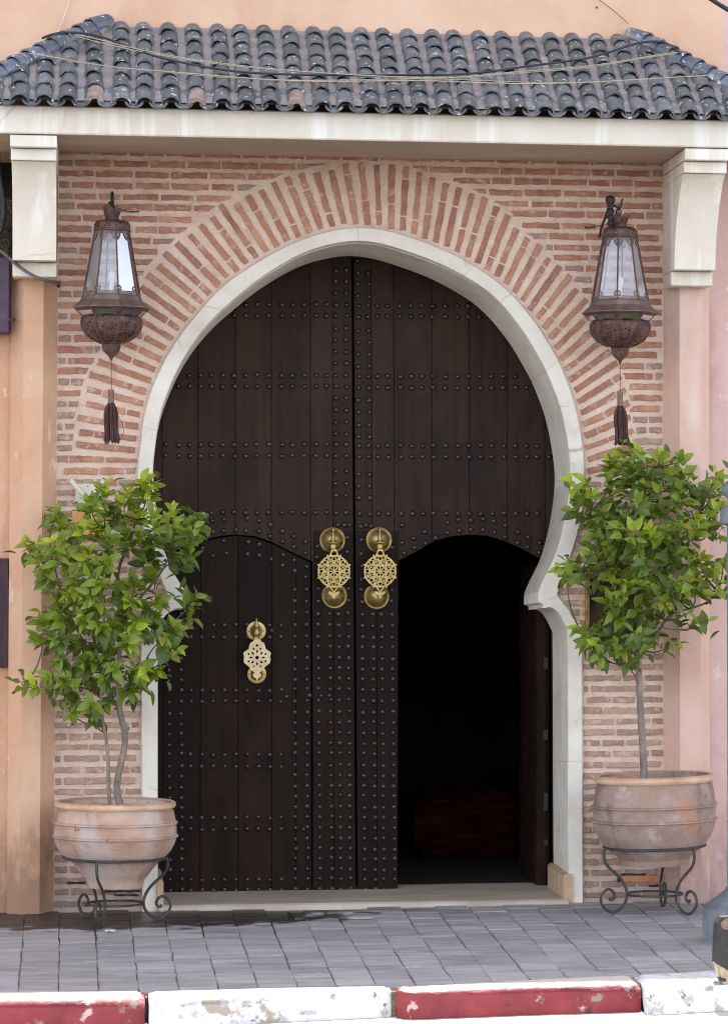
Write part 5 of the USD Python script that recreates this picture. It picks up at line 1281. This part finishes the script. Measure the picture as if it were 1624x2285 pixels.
# green fruit in the left tree
fr0 = at(161, 1233, YPOT - .05)
fm = trimesh.creation.icosphere(3, .026); v = fm.vertices; v *= (1 + .10 * (meshkit.fbm(v * 260 + 5, 2) - .5))[:, None] * np.array([1, 1, 1.25])
fm.vertices = v; fm.apply_translation(fr0)
fru = thing('fruit', 'small knobbly green citrus fruit hanging at the left of the left tree', 'fruit', fr0)
part(fru, 'peel', fm, M['leaf_mid'], smooth=True)
part(fru, 'stalk', tube([fr0 + np.array([0, 0, .03]), fr0 + np.array([.01, 0, .06])], .002, 5), M['twig'])

# ================================================================== fittings on the brick wall
sc = thing('wall_sconce', 'cream wall plate with two upturned tube arms, above the left tree', 'wall lamp', at(200, 1100, -.01))
def pbox(x0, x1, y0, y1, Y0, Y1, b=.002):
    a, c_ = at(x0, y0, Y0), at(x1, y1, Y0); return bx(min(a[0], c_[0]), max(a[0], c_[0]), Y0, Y1, min(a[2], c_[2]), max(a[2], c_[2]), b)
part(sc, 'back_plate', pbox(168, 232, 1079, 1125, -.020, -.002), M['cream'])
part(sc, 'screw', dome_stud(at(196, 1085, -.020), .0028, .002, 8, 2), M['void'])
for pts in ([(206, 1112), (188, 1104), (172, 1088), (156, 1069)], [(204, 1112), (216, 1104), (226, 1086), (233, 1068)]):
    P = smooth_path([at(a, b, -.055 - .012 * i) for i, (a, b) in enumerate(pts)], 18)
    part(sc, 'arm', tube(P, .0125, 12, cap=False), M['cream'], smooth=50)
    d = P[-1] - P[-2]; d /= np.linalg.norm(d)
    part(sc, 'arm_socket', tube([P[-1] - d * .012, P[-1] - d * .003], .0122, 12), M['void'])
part(sc, 'hub', tube([at(206, 1108, -.002), at(206, 1112, -.055)], .013, 10), M['cream'])
pq = thing('wall_plaque', 'ochre wooden plaque on the bricks, half hidden behind the left tree', 'plaque', at(195, 1165, 0))
part(pq, 'board', pbox(162, 240, 1139, 1195, -.022, -.002), M['ochre'])
part(pq, 'board_edge', pbox(160, 242, 1137, 1139, -.026, -.002), M['pale_wood'])
# framed notice on the right pier
fn = thing('framed_notice', 'dark glazed notice in a brass frame on the bricks behind the right tree', 'notice frame', at(1370, 1360, 0))
part(fn, 'glass_front', pbox(1316, 1424, 1292, 1428, -.030, -.002), M['plaque'])
for b in ((1307, 1316, 1284, 1436), (1424, 1433, 1284, 1436), (1316, 1424, 1284, 1292), (1316, 1424, 1428, 1436)):
    part(fn, 'frame_bar', pbox(*b, -.042, -.002), M['brass'])
lb = thing('letter_box', 'dark metal letter box with a flat grey lid, behind the right tree', 'letter box', at(1360, 1190, 0))
part(lb, 'case', pbox(1333, 1400, 1135, 1262, -.085, -.002, .003), M['plaque'])
part(lb, 'lid', pbox(1330, 1403, 1128, 1134, -.10, -.002, .002), M['post'])

# ================================================================== left edge
pp = thing('purple_shutter', 'purple painted shutter at the left edge, beside the left corbel', 'shutter', at(5, 655, -.06))
part(pp, 'panel', pbox(-70, 20, 572, 742, -.10, .028, .004), M['purple'])
part(pp, 'hinge_pin', tube([at(19, 712, -.11), at(33, 712, -.09)], .008, 8), M['purple'])
p2 = thing('purple_shutter', 'dark purple painted panel low on the orange wall at the left edge', 'shutter', at(5, 1365, -.03))
part(p2, 'panel', pbox(-70, 18, 1246, 1490, .004, .029, .003), M['purple_dark'])
cable('wall_cable', [at(-20, 545, -.13), at(10, 566, -.15), at(40, 592, -.22), at(75, 615, -.235), at(105, 626, -.20), at(128, 632, -.02)], .0075, M['cable_grey'], 'grey cable drooping from the left edge into a hole in the brick wall', n=40, seg=8)
tag(part(None, 'wall_hole', dome_stud(at(131, 636, -.001), .012, .003), M['void'], smooth=True), 'ragged dark hole in the bricks where the grey cable enters', 'hole')
r3 = np.random.default_rng(3); stalks = []
for k in range(150):
    c0 = at(r3.uniform(-25, 24), r3.uniform(445, 570), .12); c0[1] = r3.uniform(.08, .34)
    a, b = r3.uniform(0, 6.28), r3.uniform(-1, 1); R_ = r3.uniform(.015, .05)
    u = np.array([math.cos(a), r3.uniform(-.5, .5), math.sin(a)]); w_ = np.array([-math.sin(a), r3.uniform(-.5, .5), math.cos(a)])
    stalks.append(tube([c0 + u * R_ * math.cos(s) + w_ * R_ * math.sin(s) * b for s in np.linspace(0, r3.uniform(2, 5), 8)], .0016, 4, cap=False))
tag(part(None, 'straw_tangle', stalks, M['straw']), 'tangle of dry straw and wire in the dark hollow at the left edge', 'straw', kind='stuff')
cable('recess_cable', [at(-6, 330, .1), at(4, 420, .05), at(8, 470, .03), at(-2, 520, .02)], .014, M['cable'], 'thick black cable hanging in the dark hollow at the left edge', n=20, seg=8)

# ================================================================== right edge
g0 = ground(1632, 2100)
Sp = px_size(g0[1], 1632)
zp = lambda p: at(1632, p, g0[1])[2]
ip = thing('iron_post', 'slate grey iron post with a ball top on a round base, at the right edge', 'post', (g0[0], g0[1], gz(g0[1])))
cpost = (g0[0], g0[1], 0)
plt_ = lambda prof, n=32: fix_out(lathe([(r * Sp, zp(y)) for r, y in prof], n, cpost), (g0[0], g0[1], zp(prof[len(prof) // 2][1])))
part(ip, 'base', plt_([(66, 2101), (66, 2040), (65, 2026), (62, 2021), (50, 2012), (30, 1998), (14, 1985), (12, 1980)], 12), M['post'], smooth=25)
part(ip, 'shaft', plt_([(10, 1984), (9, 1800), (9, 1170)], 16), M['post'], smooth=40)
part(ip, 'collar', plt_([(9, 1173), (20, 1171), (24, 1167), (24, 1140), (21, 1132), (9, 1129)], 20), M['post'], smooth=30)
part(ip, 'neck', plt_([(8, 1131), (7, 1120), (9, 1110)], 12), M['post'], smooth=40)
part(ip, 'ball', fix_out(trimesh.creation.icosphere(3, 20.5 * Sp), (0, 0, 0)).apply_translation((g0[0], g0[1], zp(1092))), M['post'], smooth=True)

bp = ground(1622, 2196); Sb = px_size(bp[1], 1622)
bpost = thing('broken_post', 'short black wooden post with a splintered pale foot, leaning at the lower right edge', 'post', (bp[0], bp[1], gz(bp[1])))
def bq(px, py, dy=0): return at(px, py, bp[1] + dy)
def prism8(pts_front, depth):
    n = len(pts_front); A = np.array(pts_front); B = A + np.array([0, depth, 0]); V = np.vstack([A, B]); Fc = [(0, i, i + 1) for i in range(1, n - 1)] + [(n, n + i + 1, n + i) for i in range(1, n - 1)]
    for i in range(n): j = (i + 1) % n; Fc += [(i, i + n, j + n), (i, j + n, j)]
    m = trimesh.Trimesh(V, np.array(Fc), process=False); trimesh.repair.fix_normals(m); return m
part(bpost, 'shank', prism8([bq(1596, 2150), bq(1626, 2168), bq(1634, 2100), bq(1650, 2046), bq(1610, 2048), bq(1600, 2062), bq(1597, 2110)], .07), M['dark_iron'])
part(bpost, 'worn_top', prism8([bq(1607, 2062, -.003), bq(1612, 2074, -.003), bq(1640, 2080, -.003), bq(1650, 2050, -.003), bq(1618, 2050, -.003)], .02), M['rubble'])
for a in ([(1594, 2148), (1603, 2152), (1613, 2196), (1607, 2193)], [(1600, 2150), (1609, 2156), (1622, 2200), (1614, 2197)], [(1608, 2155), (1617, 2160), (1630, 2203), (1622, 2201)], [(1614, 2158), (1625, 2164), (1640, 2204), (1632, 2204)]):
    part(bpost, 'splinter', prism8([bq(*p, .005 + .01 * rng.uniform()) for p in a], .035), M['pale_wood'])
part(bpost, 'foot_chip', prism8([bq(1602, 2182, -.02), bq(1620, 2186, -.02), bq(1620, 2192, -.02), bq(1606, 2191, -.02)], .03), M['dark_iron'])

w0 = ground(246, 2084)
wm = bx(w0[0] - .022, w0[0] + .022, w0[1] - .014, w0[1] + .014, gz(w0[1]) + .001, gz(w0[1]) + .004).subdivide().subdivide()
v = wm.vertices; v[:, 2] += meshkit.fbm(v * 60, 2) * .016; wm.vertices = v
tag(part(None, 'paper_scrap', wm, M['bulb']), 'small crumpled white scrap on the pavers in front of the left pot', 'litter')
